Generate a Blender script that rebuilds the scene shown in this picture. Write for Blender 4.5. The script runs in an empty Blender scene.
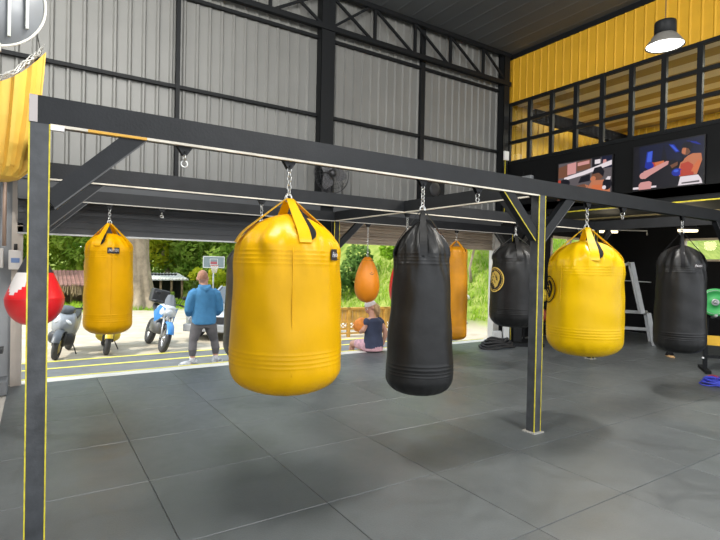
import bpy, bmesh, math, random
from math import sin, cos, pi, sqrt, radians
from mathutils import Vector, Matrix, Quaternion, noise as nz
V = Vector
rng = random.Random(7)
SC = bpy.context.scene
COL = SC.collection

# ------------------------------------------------------------------ materials
MATS = {}
def mat(name, col, rough=.6, metal=0, var=0, scale=6, bump=0, bscale=40, emit=None, estr=0, spec=.5, trans=0, coat=0, detail=4):
    if name in MATS: return MATS[name]
    m = bpy.data.materials.new(name); m.use_nodes = True
    nt = m.node_tree; b = nt.nodes['Principled BSDF']
    c = (*col, 1)
    b.inputs['Base Color'].default_value = c
    b.inputs['Roughness'].default_value = rough
    b.inputs['Metallic'].default_value = metal
    b.inputs['Specular IOR Level'].default_value = spec
    if coat: b.inputs['Coat Weight'].default_value = coat; b.inputs['Coat Roughness'].default_value = .25
    tc = nt.nodes.new('ShaderNodeTexCoord')
    if var:
        n = nt.nodes.new('ShaderNodeTexNoise'); n.inputs['Scale'].default_value = scale; n.inputs['Detail'].default_value = detail
        r = nt.nodes.new('ShaderNodeMapRange')
        r.inputs['From Min'].default_value = .3; r.inputs['From Max'].default_value = .7
        r.inputs['To Min'].default_value = 1 - var; r.inputs['To Max'].default_value = 1 + var
        x = nt.nodes.new('ShaderNodeVectorMath'); x.operation = 'SCALE'; x.inputs[0].default_value = col
        nt.links.new(tc.outputs['Object'], n.inputs['Vector']); nt.links.new(n.outputs['Fac'], r.inputs['Value'])
        nt.links.new(r.outputs['Result'], x.inputs['Scale']); nt.links.new(x.outputs[0], b.inputs['Base Color'])
    if bump:
        n2 = nt.nodes.new('ShaderNodeTexNoise'); n2.inputs['Scale'].default_value = bscale; n2.inputs['Detail'].default_value = 3
        bp = nt.nodes.new('ShaderNodeBump'); bp.inputs['Strength'].default_value = bump; bp.inputs['Distance'].default_value = .02
        nt.links.new(tc.outputs['Object'], n2.inputs['Vector']); nt.links.new(n2.outputs['Fac'], bp.inputs['Height'])
        nt.links.new(bp.outputs['Normal'], b.inputs['Normal'])
    if emit:
        b.inputs['Emission Color'].default_value = (*emit, 1); b.inputs['Emission Strength'].default_value = estr
    if trans:
        b.inputs['Transmission Weight'].default_value = trans
    MATS[name] = m
    return m

def mat_glass(name, tint=(1, 1, 1), rough=.02, mix=.85):
    if name in MATS: return MATS[name]
    m = bpy.data.materials.new(name); m.use_nodes = True; nt = m.node_tree
    out = nt.nodes['Material Output']; nt.nodes.remove(nt.nodes['Principled BSDF'])
    t = nt.nodes.new('ShaderNodeBsdfTransparent'); t.inputs['Color'].default_value = (*tint, 1)
    g = nt.nodes.new('ShaderNodeBsdfGlossy'); g.inputs['Roughness'].default_value = rough
    f = nt.nodes.new('ShaderNodeFresnel'); f.inputs['IOR'].default_value = 1.45
    mx = nt.nodes.new('ShaderNodeMixShader')
    nt.links.new(f.outputs[0], mx.inputs[0]); nt.links.new(t.outputs[0], mx.inputs[1]); nt.links.new(g.outputs[0], mx.inputs[2])
    nt.links.new(mx.outputs[0], out.inputs['Surface'])
    MATS[name] = m
    return m

def mat_leaf(name, c1, c2, scale=1.2, translucent=.5):
    if name in MATS: return MATS[name]
    m = bpy.data.materials.new(name); m.use_nodes = True; nt = m.node_tree
    out = nt.nodes['Material Output']; nt.nodes.remove(nt.nodes['Principled BSDF'])
    tc = nt.nodes.new('ShaderNodeTexCoord'); n = nt.nodes.new('ShaderNodeTexNoise'); n.inputs['Scale'].default_value = scale; n.inputs['Detail'].default_value = 6
    cr = nt.nodes.new('ShaderNodeValToRGB'); cr.color_ramp.elements[0].position = .35; cr.color_ramp.elements[1].position = .65
    cr.color_ramp.elements[0].color = (*c1, 1); cr.color_ramp.elements[1].color = (*c2, 1)
    nt.links.new(tc.outputs['Object'], n.inputs['Vector']); nt.links.new(n.outputs['Fac'], cr.inputs[0])
    d = nt.nodes.new('ShaderNodeBsdfDiffuse'); t = nt.nodes.new('ShaderNodeBsdfTranslucent'); mx = nt.nodes.new('ShaderNodeMixShader'); mx.inputs[0].default_value = translucent
    nt.links.new(cr.outputs[0], d.inputs[0]); nt.links.new(cr.outputs[0], t.inputs[0])
    nt.links.new(d.outputs[0], mx.inputs[1]); nt.links.new(t.outputs[0], mx.inputs[2]); nt.links.new(mx.outputs[0], out.inputs['Surface'])
    MATS[name] = m
    return m

STEEL = mat('rig_steel', (.010, .011, .0125), .5, 0, .22, 5, .08, 60, spec=.3)
STEELB = mat('frame_black', (.008, .009, .010), .55, spec=.2)
YEL_EDGE = mat('yellow_edge', (.62, .52, .03), .5, 0, .25, 20)
LIP = mat('cream_lip', (.60, .55, .46), .5, 0, .25, 4)
LIPD = mat('grey_lip', (.38, .36, .32), .5)
DULL = mat('dull_edge', (.07, .07, .07), .5)
CHROME = mat('chain_metal', (.62, .62, .60), .28, 1)
DMETAL = mat('dark_metal', (.05, .05, .052), .45, .6)
VBAG = mat('yellow_vinyl', (.68, .36, .0), .36, 0, .07, 3, .14, 10, spec=.2)
VBAG2 = mat('lemon_vinyl', (.66, .40, .0), .36, 0, .06, 3, .14, 10, spec=.2)
VBAG3 = mat('amber_vinyl', (.80, .40, .0), .4, 0, .08, 3, .14, 10, spec=.18)
VOR = mat('orange_vinyl', (.80, .25, .004), .45, 0, .10, 4, .08, 14)
VGOLD = mat('gold_vinyl', (.68, .28, .004), .45, 0, .16, 3, .08, 14)
VBLK = mat('black_vinyl', (.009, .009, .009), .42, 0, .2, 4, .25, 8, spec=.34)
VGRY = mat('grey_black_vinyl', (.06, .058, .056), .42, 0, .2, 4, .15, 10)
VRED = mat('red_vinyl', (.80, .012, .018), .35, 0, .05, 3, coat=.3)
VWHT = mat('white_vinyl', (.75, .70, .68), .35)
WEBB = mat('black_webbing', (.007, .007, .008), .8, spec=.2)
WHITE = mat('white_paint', (.75, .75, .74), .5)
RUBBER = mat('rubber', (.016, .016, .017), .7, 0, .2, 20)

# ------------------------------------------------------------------ mesh builder
class MB:
    def __init__(s): s.v = []; s.f = []; s.m = []; s.sm = []
    def add(s, verts, faces, mi=0, smooth=False):
        o = len(s.v); s.v += [tuple(v) for v in verts]
        for f in faces: s.f.append(tuple(i + o for i in f)); s.m.append(mi); s.sm.append(smooth)
        return s
    def box(s, lo, hi, mi=0, rot=None, piv=None):
        x0, y0, z0 = lo; x1, y1, z1 = hi
        vs = [V(p) for p in [(x0,y0,z0),(x1,y0,z0),(x1,y1,z0),(x0,y1,z0),(x0,y0,z1),(x1,y0,z1),(x1,y1,z1),(x0,y1,z1)]]
        if rot is not None:
            c = V(piv) if piv is not None else sum(vs, V()) / 8
            vs = [rot @ (v - c) + c for v in vs]
        return s.add(vs, [(0,3,2,1),(4,5,6,7),(0,1,5,4),(1,2,6,5),(2,3,7,6),(3,0,4,7)], mi)
    def bbox(s, lo, hi, b=.01, mi=0):
        """box with chamfered vertical+horizontal edges (bevelled block)"""
        bm = bmesh.new(); bmesh.ops.create_cube(bm, size=1)
        for v in bm.verts: v.co = V(((lo[i] + hi[i]) / 2 + v.co[i] * (hi[i] - lo[i]) for i in range(3)))
        bmesh.ops.bevel(bm, geom=list(bm.edges), offset=b, segments=2, profile=.6, affect='EDGES')
        bm.verts.ensure_lookup_table()
        s.add([v.co for v in bm.verts], [[v.index for v in f.verts] for f in bm.faces], mi, False); bm.free(); return s
    def bar(s, a, b, w, h, up=(0, 0, 1), mi=0):
        a = V(a); b = V(b); d = (b - a).normalized(); u = V(up)
        if abs(d.dot(u)) > .98: u = V((0, 1, 0))
        sd = d.cross(u).normalized(); u = sd.cross(d).normalized()
        vs = []
        for p in (a, b):
            for i, j in ((-1,-1),(1,-1),(1,1),(-1,1)): vs.append(p + sd * i * w / 2 + u * j * h / 2)
        return s.add(vs, [(3,2,1,0),(4,5,6,7),(0,1,5,4),(1,2,6,5),(2,3,7,6),(3,0,4,7)], mi)
    def tube(s, pts, rad, n=12, mi=0, closed=False, cap=True, squash=None, smooth=True, up=None):
        pts = [V(p) for p in pts]; k = len(pts)
        if not hasattr(rad, '__len__'): rad = [rad] * k
        tang = []
        for i in range(k):
            a = pts[(i - 1) % k] if closed or i > 0 else pts[i]; b = pts[(i + 1) % k] if closed or i < k - 1 else pts[i]
            t = (b - a); tang.append(t.normalized() if t.length > 1e-9 else V((0, 0, 1)))
        ref = V(up) if up is not None else (V((0, 0, 1)) if abs(tang[0].z) < .9 else V((1, 0, 0)))
        u = (ref - tang[0] * ref.dot(tang[0])).normalized()
        vs = []
        for i in range(k):
            if i > 0:
                q = tang[i - 1].rotation_difference(tang[i]); u = (q @ u); u = (u - tang[i] * u.dot(tang[i])).normalized()
            w = tang[i].cross(u)
            r = rad[i]; rx, ry = (r if hasattr(r, '__len__') else (r, r * (squash or 1)))
            for j in range(n):
                a = 2 * pi * j / n; vs.append(pts[i] + u * cos(a) * rx + w * sin(a) * ry)
        fs = []
        for i in range(k if closed else k - 1):
            i2 = (i + 1) % k
            for j in range(n): fs.append((i*n + j, i*n + (j+1) % n, i2*n + (j+1) % n, i2*n + j))
        if cap and not closed:
            fs.append(tuple(range(n - 1, -1, -1))); fs.append(tuple(range((k-1)*n, k*n)))
        return s.add(vs, fs, mi, smooth)
    def lathe(s, prof, n=32, c=(0, 0, 0), fn=None, mi=0, smooth=True, axis='z', closed=False):
        c = V(c); vs = []; k = len(prof)
        for i, (r, z) in enumerate(prof):
            for j in range(n):
                a = 2 * pi * j / n; rr = r + (fn(a, i, r, z) if fn else 0)
                x, y = rr * cos(a), rr * sin(a)
                vs.append(c + (V((x, y, z)) if axis == 'z' else V((x, z, y)) if axis == 'y' else V((z, x, y))))
        fs = [(i*n+j, i*n+(j+1) % n, (i+1)*n+(j+1) % n, (i+1)*n+j) for i in range(k-1) for j in range(n)]
        if closed: fs += [((k-1)*n+j, (k-1)*n+(j+1) % n, (j+1) % n, j) for j in range(n)]
        elif True:
            if prof[0][0] > 1e-4: fs.append(tuple(range(n-1, -1, -1)))
            if prof[-1][0] > 1e-4: fs.append(tuple(range((k-1)*n, k*n)))
        return s.add(vs, fs, mi, smooth)
    def ball(s, c, r, n=14, mi=0, rot=None):
        r = V(r) if hasattr(r, '__len__') else V((r, r, r)); c = V(c); vs = []; m = max(4, n // 2 + 1)
        for i in range(m + 1):
            b = pi * i / m
            for j in range(n):
                a = 2 * pi * j / n; p = V((r.x * sin(b) * cos(a), r.y * sin(b) * sin(a), r.z * cos(b)))
                vs.append(c + (rot @ p if rot is not None else p))
        return s.add(vs, [(i*n+j, (i+1)*n+j, (i+1)*n+(j+1) % n, i*n+(j+1) % n) for i in range(m) for j in range(n)], mi, True)
    def torus(s, c, R, r, n=32, k=10, axis=(0, 0, 1), mi=0, sx=1, sy=1):
        ax = V(axis).normalized(); u = ax.orthogonal().normalized()
        if abs(ax.z) < .9: u = (V((0,0,1)) - ax * ax.z).normalized()
        w = ax.cross(u)
        pts = [V(c) + u * cos(2*pi*i/n) * R * sx + w * sin(2*pi*i/n) * R * sy for i in range(n)]
        return s.tube(pts, r, k, mi, closed=True)
    def poly(s, pts, mi=0): return s.add(pts, [tuple(range(len(pts)))], mi)
    def build(s, name, mats, parent=None, loc=(0, 0, 0)):
        me = bpy.data.meshes.new(name); me.from_pydata(s.v, [], s.f)
        mats = mats if isinstance(mats, (list, tuple)) else [mats]
        for m in mats: me.materials.append(m)
        me.polygons.foreach_set('material_index', s.m); me.polygons.foreach_set('use_smooth', s.sm)
        me.validate(); me.update()
        return link(name, me, parent, loc)

def link(name, me, parent=None, loc=(0, 0, 0)):
    o = bpy.data.objects.new(name, me); COL.objects.link(o); o.location = loc
    if parent is not None: o.parent = parent
    return o
def tag(o, label=None, cat=None, group=None, kind=None):
    if label: o['label'] = label
    if cat: o['category'] = cat
    if group: o['group'] = group
    if kind: o['kind'] = kind
    return o
def thing(name, label, cat, loc=(0, 0, 0), rz=0, group=None):
    o = bpy.data.objects.new(name, None); COL.objects.link(o); o.location = loc; o.rotation_euler = (0, 0, rz); o.empty_display_size = .1
    return tag(o, label, cat, group)
def struct(name, mb, mats, label=None, parent=None):
    o = mb.build(name, mats, parent)
    if parent is None: o['kind'] = 'structure'
    if label: o['label'] = label
    return o
def copy_tree(o, parent=None, **kw):
    c = o.copy(); COL.objects.link(c)
    if parent is not None: c.parent = parent
    for ch in [x for x in bpy.data.objects if x.parent == o]: copy_tree(ch, c)
    return c
def remesh(mb, name, mats, parent, voxel=.012, smooth=4):
    tmp = mb.build(name + '_tmp', mats)
    r = tmp.modifiers.new('r', 'REMESH'); r.mode = 'VOXEL'; r.voxel_size = voxel
    if smooth: sm = tmp.modifiers.new('s', 'SMOOTH'); sm.iterations = smooth; sm.factor = .5
    dg = bpy.context.evaluated_depsgraph_get()
    me = bpy.data.meshes.new_from_object(tmp.evaluated_get(dg)); me.name = name
    bpy.data.objects.remove(tmp)
    me.materials.clear()
    for m in (mats if isinstance(mats, (list, tuple)) else [mats]): me.materials.append(m)
    me.polygons.foreach_set('use_smooth', [True] * len(me.polygons))
    me.polygons.foreach_set('material_index', [0] * len(me.polygons))
    return link(name, me, parent)
def text_polys(txt, size=1, shear=0, bold=0):
    """letters as flat triangles/polys in (u,v), centred on 0"""
    cu = bpy.data.curves.new('t', 'FONT'); cu.body = txt; cu.size = size; cu.align_x = 'CENTER'; cu.align_y = 'CENTER'; cu.shear = shear; cu.offset = bold
    ob = bpy.data.objects.new('t', cu); COL.objects.link(ob)
    dg = bpy.context.evaluated_depsgraph_get(); me = bpy.data.meshes.new_from_object(ob.evaluated_get(dg))
    vs = [v.co.copy() for v in me.vertices]; fs = [tuple(p.vertices) for p in me.polygons]
    bpy.data.objects.remove(ob); bpy.data.meshes.remove(me)
    return vs, fs

# ------------------------------------------------------------------ main dimensions (metres; X along the bag rig, Y towards the open side)
YW = 7.9       # back wall / open side
XM = 9.0       # mezzanine face
XR = 13.5      # far right wall
ROOF = 6.45
BZ = 2.38      # underside of the rig beams

# ------------------------------------------------------------------ floor, ground
def floor_mat():
    m = bpy.data.materials.new('rubber_mats'); m.use_nodes = True; nt = m.node_tree; b = nt.nodes['Principled BSDF']
    tc = nt.nodes.new('ShaderNodeTexCoord')
    n = nt.nodes.new('ShaderNodeTexNoise'); n.inputs['Scale'].default_value = .9; n.inputs['Detail'].default_value = 7; n.inputs['Roughness'].default_value = .65
    n2 = nt.nodes.new('ShaderNodeTexNoise'); n2.inputs['Scale'].default_value = 90; n2.inputs['Detail'].default_value = 2
    n3 = nt.nodes.new('ShaderNodeTexNoise'); n3.inputs['Scale'].default_value = 3.2; n3.inputs['Detail'].default_value = 8; n3.inputs['Roughness'].default_value = .7; n3.inputs['Distortion'].default_value = 1.5
    sx = nt.nodes.new('ShaderNodeSeparateXYZ'); L = nt.links.new
    L(tc.outputs['Object'], sx.inputs[0])
    # slightly different shade for each mat
    fl = []
    for ax, off in (('X', .735), ('Y', .06)):
        a = nt.nodes.new('ShaderNodeMath'); a.operation = 'ADD'; a.inputs[1].default_value = -off + 20 * .98
        d = nt.nodes.new('ShaderNodeMath'); d.operation = 'DIVIDE'; d.inputs[1].default_value = .98
        f = nt.nodes.new('ShaderNodeMath'); f.operation = 'FLOOR'
        L(sx.outputs[ax], a.inputs[0]); L(a.outputs[0], d.inputs[0]); L(d.outputs[0], f.inputs[0]); fl.append(f)
    cb = nt.nodes.new('ShaderNodeCombineXYZ'); L(fl[0].outputs[0], cb.inputs[0]); L(fl[1].outputs[0], cb.inputs[1])
    wn = nt.nodes.new('ShaderNodeTexWhiteNoise'); L(cb.outputs[0], wn.inputs['Vector'])
    def rng_(src, lo, hi, a=.3, c=.7):
        r = nt.nodes.new('ShaderNodeMapRange'); r.inputs['From Min'].default_value = a; r.inputs['From Max'].default_value = c
        r.inputs['To Min'].default_value = lo; r.inputs['To Max'].default_value = hi; L(src, r.inputs['Value']); return r.outputs['Result']
    def mul(x, y):
        q = nt.nodes.new('ShaderNodeMath'); q.operation = 'MULTIPLY'; L(x, q.inputs[0]); L(y, q.inputs[1]); return q.outputs[0]
    for t in (n, n2, n3): L(tc.outputs['Object'], t.inputs['Vector'])
    k = mul(mul(rng_(n.outputs['Fac'], .82, 1.18), rng_(n3.outputs['Fac'], .9, 1.12)), mul(rng_(wn.outputs['Value'], .9, 1.1, 0, 1), rng_(n2.outputs['Fac'], .93, 1.07)))
    s = nt.nodes.new('ShaderNodeVectorMath'); s.operation = 'SCALE'; s.inputs[0].default_value = (.088, .097, .099); L(k, s.inputs['Scale'])
    L(s.outputs[0], b.inputs['Base Color'])
    L(rng_(n3.outputs['Fac'], .33, .52), b.inputs['Roughness'])
    b.inputs['Specular IOR Level'].default_value = .6
    bp = nt.nodes.new('ShaderNodeBump'); bp.inputs['Strength'].default_value = .12; bp.inputs['Distance'].default_value = .01
    L(n2.outputs['Fac'], bp.inputs['Height']); L(bp.outputs[0], b.inputs['Normal'])
    return m
fb = MB()
xs = [-.28] + [.735 + .98 * i for i in range(0, 14)]; xs[-1] = XR
ys = [-3.0] + [.06 + .98 * i for i in range(-3, 9)]; ys[-1] = YW - .03
for i in range(len(xs) - 1):
    for j in range(len(ys) - 1):
        x0, x1, y0, y1 = xs[i] + .0022, xs[i+1] - .0022, ys[j] + .0022, ys[j+1] - .0022
        if y1 - y0 < .02: continue
        c = .003
        vs = [(x0,y0,-.012),(x1,y0,-.012),(x1,y1,-.012),(x0,y1,-.012),(x0,y0,-c),(x1,y0,-c),(x1,y1,-c),(x0,y1,-c),(x0+c,y0+c,0),(x1-c,y0+c,0),(x1-c,y1-c,0),(x0+c,y1-c,0)]
        fb.add(vs, [(8,9,10,11),(4,5,9,8),(5,6,10,9),(6,7,11,10),(7,4,8,11),(0,1,5,4),(1,2,6,5),(2,3,7,6),(3,0,4,7)])
struct('floor', fb, floor_mat(), 'dark grey square rubber gym mats laid edge to edge')
CONC = mat('concrete', (.50, .47, .42), .8, 0, .12, 3, .1, 60)
sb = MB(); sb.box((-4.2, -3.2, -.32), (XR + .2, YW - .03, -.0125)); struct('floor_slab', sb, CONC, 'pale concrete slab beside and under the mats')
cb_ = MB(); cb_.box((-4.2, YW - .03, -.32), (XR + .2, 8.16, .0)); struct('trim_1', cb_, mat('kerb_conc', (.70, .67, .60), .8, 0, .08, 4), 'pale concrete kerb along the open side')
RUBS = mat('step_rubber', (.125, .13, .132), .6, 0, .15, 5)
s1 = MB(); s1.box((-4.2, 8.16, -.4), (8.7, 9.62, -.15)); struct('step_floor', s1, RUBS, 'grey rubber covered step beyond the kerb')
s2 = MB(); s2.box((-4.2, 9.62, -.4), (8.7, 10.85, -.25)); struct('lower_step_floor', s2, RUBS, 'second lower grey step with yellow edge')
yl = MB(); yl.box((-4.2, 8.11, 0), (8.7, 8.16, .004)); yl.box((-4.2, 9.56, -.15), (8.7, 9.63, -.146)); yl.box((-4.2, 10.78, -.25), (8.7, 10.86, -.246))
struct('trim_2', yl, mat('yellow_nosing', (.75, .68, .08), .6), 'yellow edge lines on the steps')

def ground_mat():
    m = bpy.data.materials.new('sand_and_grass'); m.use_nodes = True; nt = m.node_tree; b = nt.nodes['Principled BSDF']; L = nt.links.new
    tc = nt.nodes.new('ShaderNodeTexCoord'); n = nt.nodes.new('ShaderNodeTexNoise'); n.inputs['Scale'].default_value = 2.5; n.inputs['Detail'].default_value = 8
    cr = nt.nodes.new('ShaderNodeValToRGB'); e = cr.color_ramp.elements
    e[0].position = .3; e[0].color = (.42, .36, .27, 1); e[1].position = .7; e[1].color = (.56, .51, .41, 1)
    L(tc.outputs['Object'], n.inputs['Vector']); L(n.outputs['Fac'], cr.inputs[0])
    g = nt.nodes.new('ShaderNodeValToRGB'); e = g.color_ramp.elements; e[0].position = .3; e[0].color = (.13, .20, .03, 1); e[1].position = .7; e[1].color = (.32, .36, .09, 1)
    L(n.outputs['Fac'], g.inputs[0])
    sx = nt.nodes.new('ShaderNodeSeparateXYZ'); L(tc.outputs['Object'], sx.inputs[0])
    # grass begins at Y~21.5 (further out) and on the bank at large X
    ad = nt.nodes.new('ShaderNodeMath'); ad.operation = 'MULTIPLY_ADD'; ad.inputs[1].default_value = 2.5; L(n.outputs['Fac'], ad.inputs[0]); L(sx.outputs['Y'], ad.inputs[2])
    mr = nt.nodes.new('ShaderNodeMapRange'); mr.inputs['From Min'].default_value = 21.8; mr.inputs['From Max'].default_value = 22.6; L(ad.outputs[0], mr.inputs['Value'])
    zr = nt.nodes.new('ShaderNodeMapRange'); zr.inputs['From Min'].default_value = -.22; zr.inputs['From Max'].default_value = .0
    z2 = nt.nodes.new('ShaderNodeMath'); z2.operation = 'MULTIPLY_ADD'; z2.inputs[1].default_value = .3; L(n.outputs['Fac'], z2.inputs[0]); L(sx.outputs['Z'], z2.inputs[2]); 
    z3 = nt.nodes.new('ShaderNodeMath'); z3.operation = 'SUBTRACT'; z3.inputs[1].default_value = .15; L(z2.outputs[0], z3.inputs[0]); L(z3.outputs[0], zr.inputs['Value'])
    mmx = nt.nodes.new('ShaderNodeMath'); mmx.operation = 'MAXIMUM'; L(mr.outputs['Result'], mmx.inputs[0]); L(zr.outputs['Result'], mmx.inputs[1])
    mx = nt.nodes.new('ShaderNodeMix'); mx.data_type = 'RGBA'; L(mmx.outputs[0], mx.inputs[0]); L(cr.outputs[0], mx.inputs[6]); L(g.outputs[0], mx.inputs[7])
    L(mx.outputs[2], b.inputs['Base Color']); b.inputs['Roughness'].default_value = .95; b.inputs['Specular IOR Level'].default_value = .1
    return m
gb = MB()
nx, ny = 60, 50
def gz(x, y):
    z = -.3
    t = max(0, min(1, (x - 9.5 + (y - 12) * .05) / 7)); z += 4.5 * t * t * (3 - 2 * t) * max(0, min(1, (y - 9.5) / 5))
    if y > 27: z += (y - 27) * .12
    return z + .03 * sin(x * 2.1 + y) * min(1, max(0, (y - 14) / 5))
gx = [-26 + 64 * i / nx for i in range(nx + 1)]; gy = [-8.0, -3.2] + [8.1 + 40 * j / ny for j in range(ny + 1)]
gv = [(x, y, gz(x, y)) for y in gy for x in gx]
gf = [(j*(nx+1)+i, j*(nx+1)+i+1, (j+1)*(nx+1)+i+1, (j+1)*(nx+1)+i) for j in range(len(gy)-1) for i in range(nx)]
gb.add(gv, gf, 0, True); struct('ground', gb, ground_mat(), 'pale sandy yard outside with grass beyond')

# ------------------------------------------------------------------ shell of the hall
def sheet(mb, p0, along, up, length, height, pitch=.19, depth=.028, w=.045, nrm=(0, -1, 0), mi=0):
    """profiled metal sheet with narrow raised ribs"""
    p0 = V(p0); along = V(along); up = V(up); nrm = V(nrm); prof = []; x = 0
    while x < length:
        for a, h in ((0, 0), (pitch - w - .02, 0), (pitch - w, depth), (pitch - .02, depth)):
            if x + a <= length: prof.append((x + a, h))
        x += pitch
    prof.append((length, 0)); vs = []
    for a, h in prof: vs += [p0 + along * a + nrm * h, p0 + along * a + nrm * h + up * height]
    return mb.add(vs, [(2*i, 2*i+2, 2*i+3, 2*i+1) for i in range(len(prof) - 1)], mi)
CLAD = mat('grey_cladding', (.178, .178, .167), .5, .1, .06, 2)
w = MB(); sheet(w, (-4, YW, 2.66), (1, 0, 0), (0, 0, 1), 4 + XM, ROOF - 2.66)
w.box((-4, YW + .002, 2.66), (XM, YW + .05, ROOF)); struct('wall_back', w, CLAD, 'grey ribbed metal cladding above the open side')
w = MB(); w.box((-4, YW + .003, -.0), (-.26, YW + .06, 2.66)); sheet(w, (-4, YW, 0), (1, 0, 0), (0, 0, 1), 3.74, 2.66)
struct('wall_back_left', w, mat('grey_panel', (.30, .31, .32), .6, 0, .1, 2), 'grey ribbed panel beside the opening')
w = MB(); sheet(w, (-4, YW, 0), (0, -1, 0), (0, 0, 1), YW + .2, ROOF, nrm=(1, 0, 0)); w.box((-4.06, -.3, 0), (-4.003, YW, ROOF)); struct('wall_left_sun_block', w, CLAD)  # unseen wall, added to keep the sun from entering at the left
DARKW = mat('black_wall', (.007, .007, .0075), .7, 0, .2, 2, spec=.2)
w = MB(); w.box((XM, YW, 0), (XR + .1, YW + .12, 1.92)); w.box((XM, YW, 2.47), (XR + .1, YW + .12, ROOF)); w.box((XM, YW, 1.92), (10.75, YW + .12, 2.47)); w.box((12.35, YW, 1.92), (XR + .1, YW + .12, 2.47)); w.box((8.80, YW, 0), (XM, YW + .12, 2.66))
struct('wall_back_right', w, DARKW, 'black wall under the mezzanine')
w = MB(); w.box((XR, -1, 0), (XR + .1, YW, 1.9)); w.box((XR, -1, 2.46), (XR + .1, YW, ROOF)); w.box((XR, -1, 1.9), (XR + .1, 3.9, 2.46)); w.box((XR, 6.1, 1.9), (XR + .1, YW, 2.46))
struct('wall_right', w, DARKW, 'black far side wall under the mezzanine')
ROOFM = mat('roof_sheet', (.075, .082, .085), .6, .0, .12, 1.2)
w = MB(); sheet(w, (-4.1, -3, ROOF), (1, 0, 0), (0, 1, 0), XR + 4.2, YW + 3.1, pitch=.35, depth=.005, nrm=(0, 0, -1)); w.box((-4.1, -3, ROOF + .03), (XR + .1, YW + .1, ROOF + .08)); struct('ceiling', w, ROOFM, 'dark profiled metal roof')

# wall rails (girts), eaves
g = MB()
for z, h in ((4.26, .05), (5.62, .05)): g.box((-4, YW - .09, z - h / 2), (8.80, YW - .03, z + h / 2))
struct('trim_3', g, STEELB, 'thin dark rails across the grey cladding')
# columns
for (x0, x1, z0, z1, nm, lb) in ((4.10, 4.36, 0, ROOF, 'column', 'thick dark steel wall column with the fan'), (1.725, 1.78, 2.70, 5.6, 'column', 'thin dark upright on the cladding behind the front yellow bag'), (6.42, 6.52, 2.6, ROOF, 'column', 'slim dark upright on the cladding above the black bag'), (8.70, 8.87, 2.66, ROOF, 'column', 'dark steel corner column beside the mezzanine')):
    c = MB(); d = .22 if x1 - x0 > .15 else .1
    t = .02
    if d > .2:
        c.box((x0, YW - d, z0), (x1, YW - d + t, z1)); c.box((x0, YW - .06, z0), (x1, YW - .06 + t, z1)); c.box(((x0 + x1) / 2 - .01, YW - d + t, z0), ((x0 + x1) / 2 + .01, YW - .06, z1))
        c.box((x0, YW - d + .001, z0), (x0 + .012, YW - .05, z1))
    else:
        c.box((x0, YW - d, z0), (x1, YW - .03, z1))
    struct(nm, c, STEELB, lb)
# roof truss along the wall
tr = thing('roof_truss', 'dark steel lattice truss under the roof along the grey cladding', 'truss', (0, YW - .2, 5.76))
m = MB(); m.bar((-4, 0, 0), (8.9, 0, 0), .09, .09); m.build('bottom_chord', STEELB, tr)
m = MB(); m.bar((-4, 0, .64), (8.9, 0, .64), .08, .08); m.build('top_chord', STEELB, tr)
tx = [-3.45, -2.5, -1.6, -.65, .3, 1.25, 2.2, 3.15, 4.23, 5.21, 6.16, 7.09, 8.04, 8.86]
for x in tx[1:-1]:
    m = MB(); m.bar((x, 0, 0), (x, 0, .64), .05, .05); m.build('vertical', STEELB, tr)
for i in range(len(tx) - 1):
    m = MB()
    if tx[i] < 4: m.bar((tx[i], .01, .0), (tx[i+1], .01, .62), .035, .045)
    else: m.bar((tx[i], .01, .62), (tx[i+1], .01, 0), .035, .045)
    m.build('diagonal', STEELB, tr)
m = MB(); m.bar((3.2, .02, .62), (4.2, .02, 0), .035, .045); m.bar((4.26, .02, 0), (5.1, .02, .62), .035, .045); m.build('diagonal', STEELB, tr)

# roller shutters over the openings
SHUT = mat('shutter_dark', (.055, .058, .062), .55, .2, .1, 2)
SHB = mat('shutter_slats', (.36, .29, .215), .5, .0, .12, 2)
d1 = thing('door_1', None, None); d1['kind'] = 'structure'
m = MB(); m.box((-.2, YW - .28, 2.40), (4.1, YW - .02, 2.66)); m.build('housing', SHUT, d1)
m = MB()
for i in range(5): m.box((-.2, YW - .10, 1.985 + i * .085), (4.1, YW - .05, 2.062 + i * .085)); m.box((-.2, YW - .09, 2.062 + i * .085), (4.1, YW - .06, 2.072 + i * .085))
m.build('rolled_shutter', SHUT, d1)
m = MB(); m.box((-.2, YW - .12, 1.965), (4.1, YW - .03, 1.985)); m.build('bottom_rail', mat('alu', (.45, .45, .44), .4, .5), d1)
d2 = thing('door_2', None, None); d2['kind'] = 'structure'
m = MB(); m.box((4.36, YW - .28, 2.47), (8.62, YW - .02, 2.66)); m.build('housing', SHUT, d2)
m = MB()
for i in range(7):
    z = 2.06 + i * .062; pr = [(0, 0), (.012, .018), (.040, .018), (.054, 0)]
    vs = []
    for dz, dy in pr: vs += [(4.4, YW - .06 - dy, z + dz), (8.6, YW - .06 - dy, z + dz)]
    m.add(vs, [(2*k, 2*k+1, 2*k+3, 2*k+2) for k in range(3)]); m.box((4.4, YW - .06, z), (8.6, YW - .04, z + .062))
m.build('shutter_curtain', SHB, d2)
m = MB(); m.box((4.4, YW - .09, 2.035), (8.6, YW - .03, 2.06)); m.build('bottom_rail', SHB, d2)
m = MB(); m.box((8.62, YW - .12, 0), (8.80, YW + .04, 2.42)); struct('trim_4', m, mat('jamb_white', (.62, .60, .55), .5), 'pale door jamb at the end of the opening')
m = MB(); m.box((-.26, YW - .10, 0), (-.14, YW + .06, 2.1)); m.box((-.26, YW - .02, 2.1), (-.14, YW + .06, 2.66)); struct('trim_5', m, mat('jamb_beige', (.60, .53, .46), .6, 0, .08, 3), 'beige door jamb beside the grey panel')
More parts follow.
